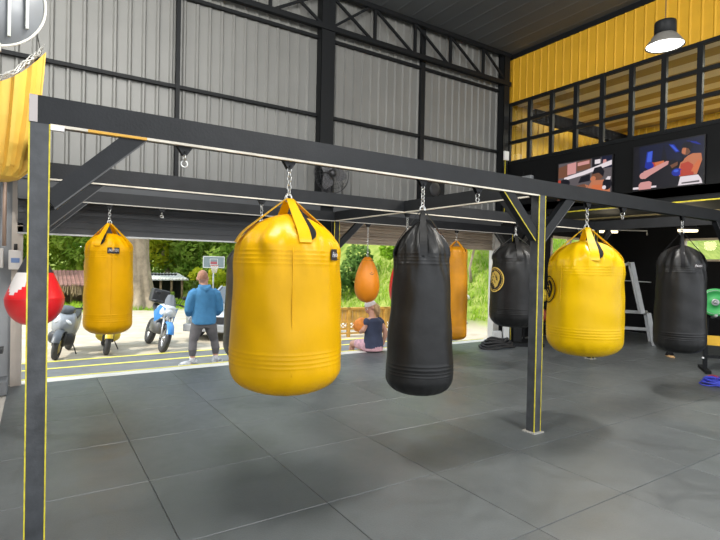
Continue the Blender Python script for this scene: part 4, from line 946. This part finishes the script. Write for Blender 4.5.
def loft(m, secs, n=16, mi=0):
    """secs: (y, cz, halfwidth, halfheight) superellipse sections along y"""
    vs = []
    for y, cz, hw, hh in secs:
        for j in range(n):
            t = 2 * pi * j / n; c_, s_ = cos(t), sin(t); vs.append((hw * math.copysign(abs(c_) ** .75, c_), y, cz + hh * math.copysign(abs(s_) ** .75, s_)))
    k = len(secs); m.add(vs, [(i*n+j, (i+1)*n+j, (i+1)*n+(j+1) % n, i*n+(j+1) % n) for i in range(k-1) for j in range(n)] + [tuple(range(n)), tuple(range(k*n-1, (k-1)*n-1, -1))], mi, True)
def scooter(label, loc, rz, lean, bodym, accm, rimm, sport=False):
    """forward is local -y"""
    t = thing('scooter' if not sport else 'motorcycle', label, 'scooter' if not sport else 'motorcycle', loc, rz); t.rotation_euler = (0, lean, rz)
    R = .27 if not sport else .31; wb = .62 if not sport else .70
    wheel(t, 'front_wheel', (0, -wb, R), R, .11 if not sport else .125, rimm); wheel(t, 'rear_wheel', (0, wb, R), R, .13 if not sport else .15, rimm)
    hx, hy, hz = 0, -.30, (.98 if not sport else 1.02)
    m = MB()
    for s_ in (-1, 1): m.tube([(s_ * .085, -wb, R), (s_ * .085, -wb + .10, R + .25), (s_ * .06, hy - .06, hz - .18)], .024, 10)
    m.bar((-.09, -wb + .11, R + .3), (.09, -wb + .11, R + .3), .05, .03); m.tube([(0, -wb + .14, R + .3), (0, hy, hz)], .03, 10); m.build('fork', PLBLK if not sport else ALU, t)
    m = MB(); vs = []
    for i in range(9):
        a = radians(20 + 130 * i / 8); 
        for x, k in ((-.075, .0), (-.05, .03), (.05, .03), (.075, .0)): vs.append((x, -wb - (R + .02 + k) * cos(a), R + (R + .02 + k) * sin(a)))
    m.add(vs, [(4*i+j, 4*i+j+1, 4*i+j+5, 4*i+j+4) for i in range(8) for j in range(3)], 0, True); m.build('front_fender', accm, t)
    m = MB(); m.tube([(-.34, hy + .12, hz + .01), (-.22, hy + .02, hz + .03), (0, hy, hz), (.22, hy + .02, hz + .03), (.34, hy + .12, hz + .01)], .014, 10); hb = m.build('handlebar', PLBLK, t)
    for s_ in (-1, 1):
        m = MB(); m.tube([(s_ * .24, hy + .035, hz + .028), (s_ * .36, hy + .14, hz + .01)], .022, 10); m.build('grip', PLBLK, hb)
        m = MB(); m.tube([(s_ * .22, hy + .02, hz + .03), (s_ * .27, hy - .02, hz + .17)], .007, 6); m.ball((s_ * .29, hy - .02, hz + .20), (.065, .018, .045), 14); m.build('mirror', PLBLK, hb)
    if not sport:
        m = MB(); loft(m, [(-.58, .66, .03, .05), (-.54, .66, .11, .12), (-.46, .66, .19, .21), (-.38, .68, .22, .26), (-.30, .70, .20, .25), (-.24, .74, .15, .2)]); m.build('front_fairing', bodym, t)
        m = MB(); loft(m, [(-.53, .42, .03, .06), (-.48, .42, .20, .10), (-.40, .40, .24, .15), (-.30, .36, .20, .14), (-.2, .32, .17, .08)]); m.build('lower_shield', bodym if 'yellow' in label else PLBLK, t)
        m = MB(); loft(m, [(-.46, .92, .05, .04), (-.42, .94, .13, .07), (-.34, .96, .15, .085), (-.26, .96, .10, .06)]); m.build('handlebar_cowl', accm, t)
        for s_ in (-1, 1): m = MB(); m.ball((s_ * .09, -.515, .74), (.075, .04, .036), 14, rot=Matrix.Rotation(s_ * .5, 3, 'Y')); m.build('headlight', GLAMP, t)
        m = MB(); m.box((-.16, -.25, .26), (.16, .15, .33)); m.build('floorboard', PLBLK, t)
        m = MB(); loft(m, [(.08, .50, .13, .18), (.2, .52, .16, .22), (.5, .60, .16, .20), (.8, .68, .12, .12), (.95, .74, .05, .05)]); m.build('rear_body', bodym, t)
        m = MB(); loft(m, [(.05, .74, .11, .04), (.2, .77, .15, .05), (.5, .80, .14, .05), (.85, .85, .09, .035)]); m.build('seat', PLBLK, t)
        m = MB(); m.ball((0, .93, .74), (.09, .03, .035), 12); m.build('tail_light', REDL, t)
    else:
        m = MB(); loft(m, [(-.52, .90, .02, .05), (-.50, .88, .09, .10), (-.42, .86, .16, .15), (-.30, .86, .19, .16), (-.15, .84, .15, .13)]); m.build('front_fairing', bodym, t)
        m = MB()
        for s_ in (-1, 1): m.add([(s_ * .10, -.50, .93), (s_ * .20, -.34, .98), (s_ * .24, -.10, .80), (s_ * .20, -.20, .58), (s_ * .12, -.44, .72), (s_ * .13, -.42, .90), (s_ * .17, -.1, .84), (s_ * .15, -.2, .62)], [(0, 1, 2, 3, 4), (5, 6, 7)] if s_ < 0 else [(4, 3, 2, 1, 0), (7, 6, 5)])
        m.build('side_panel', accm, t)
        m = MB(); vs = []
        for z, y, hw in ((.94, -.49, .10), (1.04, -.42, .125), (1.14, -.36, .115), (1.24, -.31, .07)):
            for k in range(5): u = -1 + k / 2; vs.append((u * hw, y + .05 * u * u, z - .02 * u * u))
        m.add(vs, [(5*i+j, 5*i+j+1, 5*i+j+6, 5*i+j+5) for i in range(3) for j in range(4)], 0, True); m.build('windscreen', mat('smoked_screen', (.16, .17, .18), .15, 0, spec=.8), t)
        m = MB(); m.ball((0, -.50, .86), (.085, .04, .06), 14); m.build('headlight', GLAMP, t)
        m = MB(); loft(m, [(-.28, .50, .12, .14), (-.1, .50, .19, .18), (.15, .48, .19, .17), (.3, .48, .12, .12)]); m.build('engine', mat('engine_grey', (.18, .18, .18), .4, .5), t)
        m = MB(); loft(m, [(-.25, .84, .11, .09), (-.08, .88, .17, .13), (.12, .86, .15, .11), (.22, .80, .10, .07)]); m.build('tank', bodym, t)
        m = MB(); loft(m, [(.12, .80, .11, .05), (.4, .81, .14, .05), (.7, .88, .12, .05), (.95, .93, .06, .04)]); m.build('seat', PLBLK, t)
        m = MB(); m.bbox((-.2, .62, .98), (.2, .98, 1.30), .05); m.build('top_case', PLBLK, t)
        m = MB(); m.tube([(.14, -.1, .34), (.18, .3, .32), (.2, .85, .48)], [.03, .04, .055], 12); m.build('exhaust', ALU, t)
        m = MB(); m.bar((-.08, .1, .42), (-.09, wb, R), .05, .06); m.bar((.08, .1, .42), (.09, wb, R), .05, .06); m.build('swingarm', PLBLK, t)
    m = MB(); m.tube([(.12, .05, .30), (.26, .0, .03 + (.0 if lean > 0 else 0.02))], .012, 8); m.build('side_stand', PLBLK, t)
    return t
SILV = mat('scooter_grey', (.30, .32, .34), .35, .3); DGR = mat('scooter_dark', (.08, .09, .10), .4)
scooter('dark grey scooter with gold wheel rims parked by the left post', (.47, 11.86, -.3), radians(-13), radians(9), SILV, DGR, RIMG)
scooter('yellow scooter parked under the amber bag', (1.27, 12.03, -.3), radians(-4), radians(7), mat('scooter_yellow', (.72, .52, .03), .35), mat('scooter_yellow2', (.7, .48, .03), .35), ALU)
scooter('blue and white motorcycle with smoked windscreen parked beside the standing person', (2.25, 11.9, -.3), radians(1), radians(14), mat('moto_white', (.62, .64, .66), .35), mat('moto_blue', (.04, .22, .55), .3), ALU, sport=True)

# ------------------------------------------------------------------ car
car = thing('car', 'silver car parked in the yard behind the standing person', 'car', (5.10, 13.82, -.3), radians(-40)); car.scale = (1, 1, .84)
CARP = mat('car_silver', (.42, .44, .45), .3, .6); CGL = mat('car_glass', (.03, .04, .045), .08, 0, spec=.9)
m = MB(); n = 20; secs = []
def csec(y, hw, z0, z1, top):     # cross-section polygon of a car body at y
    return [(-hw, y, z0 + .1), (-hw * .93, y, z0), (hw * .93, y, z0), (hw, y, z0 + .1), (hw, y, z1 - .12), (hw * .95, y, z1 - .03), (hw * .80, y, z1), (-hw * .80, y, z1), (-hw * .95, y, z1 - .03), (-hw, y, z1 - .12)]
S = [csec(-2.15, .70, .35, .72, 0), csec(-2.05, .82, .26, .84, 0), csec(-1.7, .86, .22, .92, 0), csec(-1.0, .88, .22, 1.0, 0), csec(0, .88, .22, 1.02, 0), csec(1.3, .88, .22, 1.02, 0), csec(2.0, .85, .25, .98, 0), csec(2.2, .75, .35, .9, 0)]
vs = [p for s_ in S for p in s_]; k = 10
m.add(vs, [(i*k+j, i*k+(j+1) % k, (i+1)*k+(j+1) % k, (i+1)*k+j) for i in range(len(S)-1) for j in range(k)] + [tuple(range(k-1, -1, -1)), tuple(range((len(S)-1)*k, len(S)*k))]); m.build('body', CARP, car)
m = MB(); vs = [(-.78, -1.0, 1.0), (.78, -1.0, 1.0), (.62, -.3, 1.5), (-.62, -.3, 1.5), (-.62, 1.3, 1.52), (.62, 1.3, 1.52), (.76, 2.0, 1.0), (-.76, 2.0, 1.0)]
m.add(vs, [(3, 2, 5, 4)], 0); m.add(vs, [(0, 1, 2, 3), (4, 5, 6, 7), (1, 6, 5, 2), (0, 3, 4, 7)], 1); m.build('cabin', [CARP, CGL], car)
m = MB()
for s_ in (-1, 1): m.bar((s_ * .78, -1.0, 1.0), (s_ * .62, -.3, 1.51), .05, .05); m.bar((s_ * .76, 2.0, 1.0), (s_ * .62, 1.3, 1.52), .05, .05); m.bar((s_ * .77, .4, 1.0), (s_ * .63, .4, 1.52), .05, .04)
m.build('pillar', CARP, car)
m = MB(); m.box((-.5, -2.17, .52), (.5, -2.08, .72)); m.build('grille', PLBLK, car)
m = MB(); m.bbox((-.82, -2.22, .28), (.82, -2.0, .50), .03); m.build('bumper', mat('bumper_grey', (.36, .37, .38), .4), car)
for s_ in (-1, 1):
    m = MB(); m.ball((s_ * .64, -2.06, .70), (.16, .08, .085), 16); m.build('headlight', GLAMP, car)
    m = MB(); m.ball((s_ * .95, -.75, 1.05), (.08, .05, .06), 12); m.build('mirror', CARP, car)
m = MB(); m.box((-.30, -2.235, .40), (.05, -2.22, .53)); m.build('license_plate', mat('plate_white', (.75, .76, .78), .4), car)
for x in (-.78, .78):
    for y in (-1.35, 1.4): wheel(car, 'wheel', (x, y, .30), .30, .17, ALU, 8)

# ------------------------------------------------------------------ yard: hoop, sheds, trees, fence
hp = thing('basketball_hoop', 'small basketball hoop with grey backboard on a pole before the trees', 'basketball hoop', (6.55, 21.9, -.3), radians(-8))
m = MB(); m.box((-.44, 0, 1.72), (.44, .03, 2.18)); bb_ = m.build('backboard', mat('board_grey', (.22, .27, .29), .4), hp)
m = MB(); f = .03
for lo, hi in (((-.46, 1.69), (.46, 1.72)), ((-.46, 2.17), (.46, 2.20)), ((-.46, 1.69), (-.43, 2.2)), ((.43, 1.69), (.46, 2.2)), ((-.17, 1.82), (-.15, 2.09)), ((.15, 1.82), (.17, 2.09)), ((-.17, 2.07), (.17, 2.09)), ((-.17, 1.82), (.17, 1.84))): m.box((lo[0], -.012, lo[1]), (hi[0], -.002, hi[1]))
m.build('white_border', WHITE, bb_)
m = MB(); m.box((-.14, -.008, 1.86), (.14, -.002, 1.96)); m.build('red_stripe', mat('board_red', (.42, .10, .12), .5), bb_)
m = MB(); m.torus((0, -.21, 1.80), .17, .012, 28, 8); m.bar((0, -.04, 1.8), (0, 0, 1.8), .08, .03); m.build('rim', mat('rim_red', (.6, .16, .12), .4), hp)
m = MB()
for i in range(12):
    a = 2 * pi * i / 12
    for d in (-1, 1): m.tube([(.17 * cos(a), -.21 + .17 * sin(a), 1.8), (.12 * cos(a + d * .3), -.21 + .12 * sin(a + d * .3), 1.62), (.09 * cos(a), -.21 + .09 * sin(a), 1.48)], .007, 5)
m.build('net', mat('net_white', (.75, .68, .66), .7), hp)
m = MB(); m.tube([(0, .08, 0.05), (0, .08, 1.75)], .035, 12); m.bar((0, .08, 1.9), (0, .02, 1.9), .2, .1); m.build('pole', mat('pole_grey', (.5, .5, .5), .4, .4), hp)
m = MB(); m.bbox((-.4, -.2, 0), (.4, .6, .14), .04); m.build('base', PLBLK, hp)

WOOD = mat('weathered_wood', (.26, .18, .11), .8, 0, .3, 6); DARKIN = mat('shed_dark', (.03, .03, .032), .8)
def shed(lb, x0, x1, y0, y1, zt, roofm, wallm, over=.5, slope=.35, zg=-.3, thatch=None):
    t = thing('shed', lb, 'shed', ((x0 + x1) / 2, y0, zg)); hx = (x1 - x0) / 2; d = y1 - y0; H_ = zt - zg
    for x in (-hx, -hx / 3, hx / 3, hx):
        m = MB(); m.tube([(x, 0, 0), (x, 0, H_)], .06, 8); m.build('post', WOOD, t)
    m = MB(); m.box((-hx, d * .55, 0), (hx, d * .6, H_ + .2)); m.box((-hx - .03, .1, 0), (-hx + .03, d, H_ * .95)); m.box((hx - .03, .1, 0), (hx + .03, d, H_ * .95)); m.build('wall', wallm, t)
    m = MB(); L_ = 2 * hx + 2 * over
    sheet(m, (-hx - over, -over, H_ - .05), (1, 0, 0), V((0, 1, slope)), L_, d + over, .16, .03, .05, (0, -.3, .95)); m.box((-hx - over, -over, H_ - .1), (hx + over, -over + .05, H_ - .06)); m.build('roof', roofm, t)
    if thatch:
        m = MB()
        for i in range(260):
            x = rng.uniform(-hx - over, hx + over); m.bar((x, -over + rng.uniform(-.05, .1), H_ - rng.uniform(.0, .1)), (x + rng.uniform(-.06, .06), -over + rng.uniform(-.1, .1), H_ - rng.uniform(.35, .55)), .02, .012)
        m.build('thatch_fringe', thatch, t)
    return t
shed('open shed with rusty red roof and straw fringe behind the left bags', -1.2, 2.6, 25.2, 27.6, .58, mat('rust_roof', (.27, .14, .12), .7, 0, .3, 3), WOOD, slope=.20, thatch=mat('straw', (.34, .24, .14), .9, 0, .3, 8))
shed('low dark shed with pale roof behind the tree trunk', 4.6, 6.1, 25.6, 27.4, .82, mat('pale_roof', (.62, .62, .60), .6, 0, .15, 3), DARKIN, over=.25, slope=.12)
sk = rng
def crown_mesh(c, R, n, ls, rr, flat=1):
    """cloud of little bent leaves"""
    m = MB()
    lobes = [(V((rr.gauss(0, .5), rr.gauss(0, .5), rr.gauss(0, .45))), rr.uniform(.35, .6)) for _ in range(9)]
    for i in range(n):
        lc, lr = rr.choice(lobes); d = V((rr.gauss(0, 1), rr.gauss(0, 1), rr.gauss(0, 1))).normalized(); p = lc + d * lr * rr.uniform(.75, 1.0)
        p = V((c[0] + p.x * R[0], c[1] + p.y * R[1], c[2] + p.z * R[2]))
        q = Quaternion((rr.gauss(0, 1), rr.gauss(0, 1), rr.gauss(0, 1), rr.gauss(0, 1))).normalized(); s = ls * rr.uniform(.6, 1.3)
        a, b_ = q @ V((1, 0, 0)) * s, q @ V((0, .55, 0)) * s; nn = q @ V((0, 0, .18)) * s
        m.add([p - a, p - b_ * .9 + nn, p + a, p + b_ + nn], [(0, 1, 2), (0, 2, 3)])
    return m
LEAFS = [mat_leaf('leaf_bright', (.24, .37, .05), (.60, .70, .13)), mat_leaf('leaf_mid', (.15, .27, .04), (.42, .54, .11)), mat_leaf('leaf_dark', (.07, .16, .04), (.24, .37, .09)), mat_leaf('leaf_yellow', (.30, .38, .02), (.62, .60, .06)), mat_leaf('leaf_lime', (.16, .34, .02), (.45, .62, .07))]
BARK = mat('bark', (.30, .24, .17), .9, 0, .3, 4, .6, 12)
def tree(lb, x, y, h, cz, R, n, ls, lm, seed, tr_=None, name='broadleaf_tree', under=0):
    rr = random.Random(seed); z0 = gz(x, y); t = thing(name, lb, 'tree', (x, y, z0), rr.uniform(0, 6), 'trees beyond the yard')
    tr_ = tr_ or min(.16, .06 * R[0]); m = MB(); pts = [(rr.gauss(0, .05) * i, rr.gauss(0, .05) * i, h * i / 5) for i in range(6)]; m.tube(pts, [tr_ * (1 - .12 * i) for i in range(6)], 10)
    for k in range(4):
        a = rr.uniform(0, 6.28); p = V(pts[3 + k % 2]); m.tube([p, p + V((cos(a) * R[0] * .35, sin(a) * R[1] * .35, R[2] * .3)), p + V((cos(a) * R[0] * .7, sin(a) * R[1] * .7, R[2] * .55))], [tr_ * .5, tr_ * .35, tr_ * .15], 8)
    m.build('trunk', BARK, t)
    m = crown_mesh((0, 0, cz), R, n, ls, rr); m.build('crown', LEAFS[lm], t)
def shrub(lb, x, y, R, n, ls, lm, seed, cz=None):
    rr = random.Random(seed); z0 = gz(x, y); t = thing('shrub', lb, 'shrub', (x, y, z0), 0, 'shrubs beyond the yard')
    m = MB()
    for k in range(7):
        a = rr.uniform(0, 6.28); m.tube([(0, 0, 0), (cos(a) * R[0] * .3, sin(a) * R[1] * .3, R[2] * .7), (cos(a) * R[0] * .5, sin(a) * R[1] * .5, R[2] * 1.2)], [.04, .03, .01], 6)
    m.build('stem', BARK, t)
    crown_mesh((0, 0, cz if cz is not None else R[2] * .95), R, n, ls, rr).build('foliage', LEAFS[lm], t)
# big trunk behind the amber bag
bt_ = thing('large_tree', 'big tree with thick ridged grey brown trunk right of the amber bag', 'tree', (3.78, 22.4, -.3), 0)
m = MB(); pr2 = []
rr5 = random.Random(11)
N = 40; rings = [(0, .62), (.25, .50), (.6, .42), (1.2, .38), (2.0, .35), (2.8, .36), (3.6, .40), (4.6, .34), (6, .28)]
vs = []
for z, r in rings:
    for j in range(N):
        a = 2 * pi * j / N; q = r * (1.1 + .14 * sin(5 * a + z * .6) + .10 * sin(9 * a - z) + .06 * sin(17 * a + z)); vs.append((q * cos(a) - .10 * z * (1 if z < 4 else .9), q * sin(a), z))
m.add(vs, [(i*N+j, i*N+(j+1) % N, (i+1)*N+(j+1) % N, (i+1)*N+j) for i in range(len(rings)-1) for j in range(N)], 0, True)
for a in (.5, 2.2, 4.0, 5.4): m.tube([(-.36, 0, 4.0), (-.36 + cos(a) * 1.2, sin(a) * 1.2, 5.4), (-.4 + cos(a) * 2.6, sin(a) * 2.6, 6.2)], [.25, .16, .06], 10)
m.build('trunk', BARK, bt_); crown_mesh((0, 0, 6.3), (3.6, 3.2, 1.9), 2600, .26, random.Random(5)).build('crown', LEAFS[1], bt_)
T = [(-4.5, 29.5, 4.5, 3.6, (3.6, 2.6, 3.2), 3200, .20, 0, 'bright bushy tree behind the rusty shed at the far left'),
     (.2, 30.5, 4.5, 3.8, (3.4, 2.4, 3.0), 3600, .20, 0, 'bright tree rising directly behind the rusty roofed shed'),
     (3.3, 31.5, 5, 4.2, (3.2, 2.6, 3.4), 3200, .20, 1, 'mid green tree behind the thick trunk'),
     (6.3, 30.0, 5, 3.6, (2.6, 2.2, 2.6), 3000, .19, 3, 'yellow green tree over the low dark shed'),
     (8.7, 29.0, 5, 3.1, (2.6, 2.2, 2.9), 3200, .19, 1, 'green tree behind the basketball hoop'),
     (11.2, 28.0, 5, 3.2, (2.6, 2.2, 3.0), 3000, .19, 0, 'bright tree right of the basketball hoop'),
     (14.0, 26.0, 5, 3.4, (2.8, 2.4, 3.2), 3000, .20, 2, 'dark leafy tree behind the largest yellow bag'),
     (15.6, 22.5, 5, 2.8, (2.5, 2.2, 3.0), 3000, .17, 2, 'dark leafy tree beside the orange teardrop bag'),
     (18.2, 21.0, 5, 2.6, (2.6, 2.2, 3.0), 3000, .17, 1, 'green tree on the bank behind the seated person'),
     (24, 22.5, 5, 3.0, (3.0, 2.4, 3.0), 2600, .20, 1, 'green tree high on the grassy bank'),
     (28, 20.0, 5, 3.0, (3.0, 2.4, 3.0), 2600, .20, 0, 'bright tree at the end of the grassy bank')]
T += [(12.9, 12.7, 2.6, 2.6, (.9, .8, 1.1), 1300, .12, 2, 'slim young tree at the foot of the grassy bank')]
T += [(x, 33.5, 6, 3.9, (3.6, 2.0, 4.0), 2600, .30, 1 if k % 2 else 0, lb) for k, (x, lb) in enumerate(((-8, 'farthest tree at the left of the yard'), (-2.5, 'far tree seen over the rusty roof'), (2, 'far tree left of the thick trunk crown'), (6, 'far tree over the pale shed roof'), (10, 'far tree seen right of the hoop'), (14.5, 'far tree behind the dark leafy trees')))]
for i, (x, y, h_, cz, R, n, ls, lm, lb) in enumerate(T): tree(lb, x, y, h_, cz, R, n, ls, lm, 30 + i)
for i, (x, y, R, n, ls, lm, lb) in enumerate([
    (7.6, 24.3, (.95, .7, .75), 900, .15, 3, 'yellow leaved shrub under the basketball hoop'), (2.9, 24.2, (.5, .4, .35), 350, .12, 2, 'low dark shrub at the foot of the thick trunk'),
    (4.6, 23.5, (.5, .4, .3), 350, .11, 1, 'low green shrub right of the thick trunk'), (8.9, 24.9, (1.0, .8, .7), 800, .15, 1, 'green shrub right of the hoop base'),
    (11.3, 17.6, (.9, .8, .8), 900, .14, 2, 'dark shrub behind the wooden railing'), (12.6, 16.0, (.9, .7, .9), 1000, .14, 4, 'lime green shrub behind the seated person'), (13.6, 14.8, (.8, .7, .5), 700, .12, 4, 'lime shrub low on the grassy bank'),
    (14.8, 15.8, (.9, .8, .8), 900, .14, 4, 'lime shrub halfway up the grassy bank'), (16.5, 16.5, (1.0, .9, .9), 900, .15, 3, 'yellow green shrub high on the grassy bank'), (16.0, 14.2, (.8, .8, .6), 700, .14, 1, 'green shrub at the right of the grassy bank'),
    (18.8, 15.5, (1.2, 1, 1.0), 900, .16, 4, 'big lime shrub behind the lion bag')]): shrub(lb, x, y, R, n, ls, lm, 70 + i)
# grass on the bank (uncountable)
gm = MB(); rr6 = random.Random(9)
for i in range(9000):
    x = rr6.uniform(10.2, 19); y = rr6.uniform(10.5, 18); z = gz(x, y)
    if z < -.05: continue
    hgt = rr6.uniform(.10, .30); a = rr6.uniform(0, 6.28); w_ = .02; d = V((cos(a), sin(a), 0)); tip = V((x + rr6.gauss(0, .07), y + rr6.gauss(0, .07), z + hgt))
    gm.add([V((x, y, z)) - d * w_, V((x, y, z)) + d * w_, tip], [(0, 1, 2)])
for i in range(3500):
    x = rr6.uniform(-4, 11); y = rr6.uniform(21.2, 26); z = gz(x, y); hgt = rr6.uniform(.06, .22); a = rr6.uniform(0, 6.28); d = V((cos(a), sin(a), 0))
    gm.add([V((x, y, z)) - d * .03, V((x, y, z)) + d * .03, V((x + rr6.gauss(0, .05), y, z + hgt))], [(0, 1, 2)])
tag(gm.build('grass', LEAFS[4]), 'bright green grass on the bank and under the trees', 'grass', kind='stuff')
for (x, y, s, lb) in ((11.0, 11.2, .22, 'pale flat stone at the foot of the grassy bank'), (12.2, 12.3, .22, 'pale grey stone halfway on the grassy bank'), (3.0, 23.0, .3, 'pale stone left of the thick trunk')):
    m = MB(); m.ball((0, 0, .06), (s, s * .7, .14), 14); m.v = [(a * (1 + .15 * sin(7 * b_ + 3 * c)), b_ * (1 + .12 * sin(9 * a)), c) for a, b_, c in m.v]
    tag(m.build('stone', mat('pale_stone', (.62, .58, .56), .8, 0, .2, 5), loc=(x, y, gz(x, y))), lb, 'stone')
# wooden railing with lattice
WD = mat('golden_wood', (.60, .33, .06), .6, 0, .2, 5)
rl_ = thing('wooden_railing', 'golden wooden railing with lattice band in the yard beyond the seated person', 'railing', (6.2, 11.6, -.3), radians(-9)); rl_.scale = (1, 1, .84)
m = MB(); m.box((-.3, -.04, .88), (3.0, .06, .95)); m.box((-.3, -.03, .46), (3.0, .04, .53)); m.box((-.3, -.03, .24), (3.0, .04, .30)); m.box((-.3, -.03, .10), (3.0, .04, .15)); m.build('rail', WD, rl_)
m = MB(); x = -.28
while x < 2.95: m.box((x, -.015, .53), (x + .085, .015, .88)); x += .10
m.build('board_panel', WD, rl_)
m = MB(); x = -.3
while x < 2.9: m.bar((x, -.01, .30), (x + .16, -.01, .46), .015, .025, (0, 1, 0)); m.bar((x + .16, .01, .30), (x, .01, .46), .015, .025, (0, 1, 0)); x += .12
m.build('lattice', WD, rl_)
for x in (-.3, .9, 2.0, 3.0): m = MB(); m.box((x - .04, -.04, 0), (x + .04, .05, .95)); m.build('post', WD, rl_)
fr_ = thing('wooden_trestle', 'upright golden wood frame standing behind the railing', 'trestle', (6.7, 12.4, -.3), radians(-9))
m = MB(); m.box((-.35, 0, 0), (-.27, .08, 1.32)); m.build('post', WD, fr_); m = MB(); m.box((.27, 0, 0), (.35, .08, 1.32)); m.build('post', WD, fr_); m = MB(); m.box((-.02, 0, 0), (.04, .08, 1.32)); m.build('post', WD, fr_)
m = MB(); m.box((-.38, -.01, 1.25), (.38, .09, 1.34)); m.box((-.35, .02, .98), (.35, .06, 1.05)); m.build('rail', WD, fr_)

# ------------------------------------------------------------------ light
wd_ = bpy.data.worlds.new('sky'); SC.world = wd_; wd_.use_nodes = True
nt = wd_.node_tree; bg = nt.nodes['Background']
tc = nt.nodes.new('ShaderNodeTexCoord'); sp = nt.nodes.new('ShaderNodeSeparateXYZ'); cr = nt.nodes.new('ShaderNodeValToRGB')
nt.links.new(tc.outputs['Generated'], sp.inputs[0]); nt.links.new(sp.outputs['Z'], cr.inputs[0])
cr.color_ramp.elements[0].color = (.92, .95, 1, 1); cr.color_ramp.elements[1].color = (.72, .85, 1, 1)
nt.links.new(cr.outputs[0], bg.inputs['Color']); bg.inputs['Strength'].default_value = 1.6
def lamp(name, kind, loc, energy, col=(1, 1, 1), size=.3, tgt=None, sy=None, ang=None):
    l = bpy.data.lights.new(name, kind); l.energy = energy; l.color = col
    if kind == 'AREA':
        l.size = size
        if sy: l.shape = 'RECTANGLE'; l.size_y = sy
    elif kind == 'SUN': l.angle = ang or .05
    else: l.shadow_soft_size = size
    o = bpy.data.objects.new(name, l); COL.objects.link(o); o.location = loc
    if tgt is not None: o.rotation_euler = (V(tgt) - V(loc)).to_track_quat('-Z', 'Y').to_euler()
    return o
lamp('sun', 'SUN', (-20, 12, 20), 2.8, (1, .95, .86), tgt=(-20 + .80, 12 + .10, 20 - .85), ang=.12)
s_ = lamp('pendant_light', 'SPOT', (6.55, 3.23, 4.43), 540, (1, .96, .9), .25, tgt=(6.55, 3.23, 0)); s_.data.spot_size = radians(140); s_.data.spot_blend = .6
for i, (x, y, e) in enumerate(((1.3, 3.1, 420), (-1.8, 6.0, 260), (3.6, -.8, 420))):
    s_ = lamp('unseen_roof_light', 'POINT', (x, y, 5.3), e, (1, .98, .94), .5)  # no fittings: first follows the black bag's shadow, others are added fill
for p in ((11.0, 6.55, 2.4), (11.7, 5.2, 2.4)): lamp('tube_light', 'POINT', p, 9, (1, .86, .62), .15)
for y in (6.2, 3.6, 1.2): lamp('upstairs_light', 'AREA', (11.2, y, 5.38), 110, (1, .95, .80), 2.2, tgt=(11.2, y, 0), sy=1.5)

# ------------------------------------------------------------------ camera
cam = bpy.data.cameras.new('camera'); cam.sensor_width = 36; cam.lens = 501.0 / 720 * 36; cam.clip_start = .05; cam.clip_end = 300
co = bpy.data.objects.new('camera', cam); COL.objects.link(co)
r3 = V((.83925, -.54338, .02015)); u3 = V((-.0114, .01946, .99975)); f2 = V((.54363, .83926, -.01014))
Rm = Matrix((r3, u3, -f2)).transposed()
co.matrix_world = Matrix.Translation((0, 0, 1.65)) @ Rm.to_4x4()
SC.camera = co
SC.view_settings.view_transform = 'Standard'; SC.view_settings.look = 'None'; SC.view_settings.exposure = .6; SC.view_settings.gamma = 1
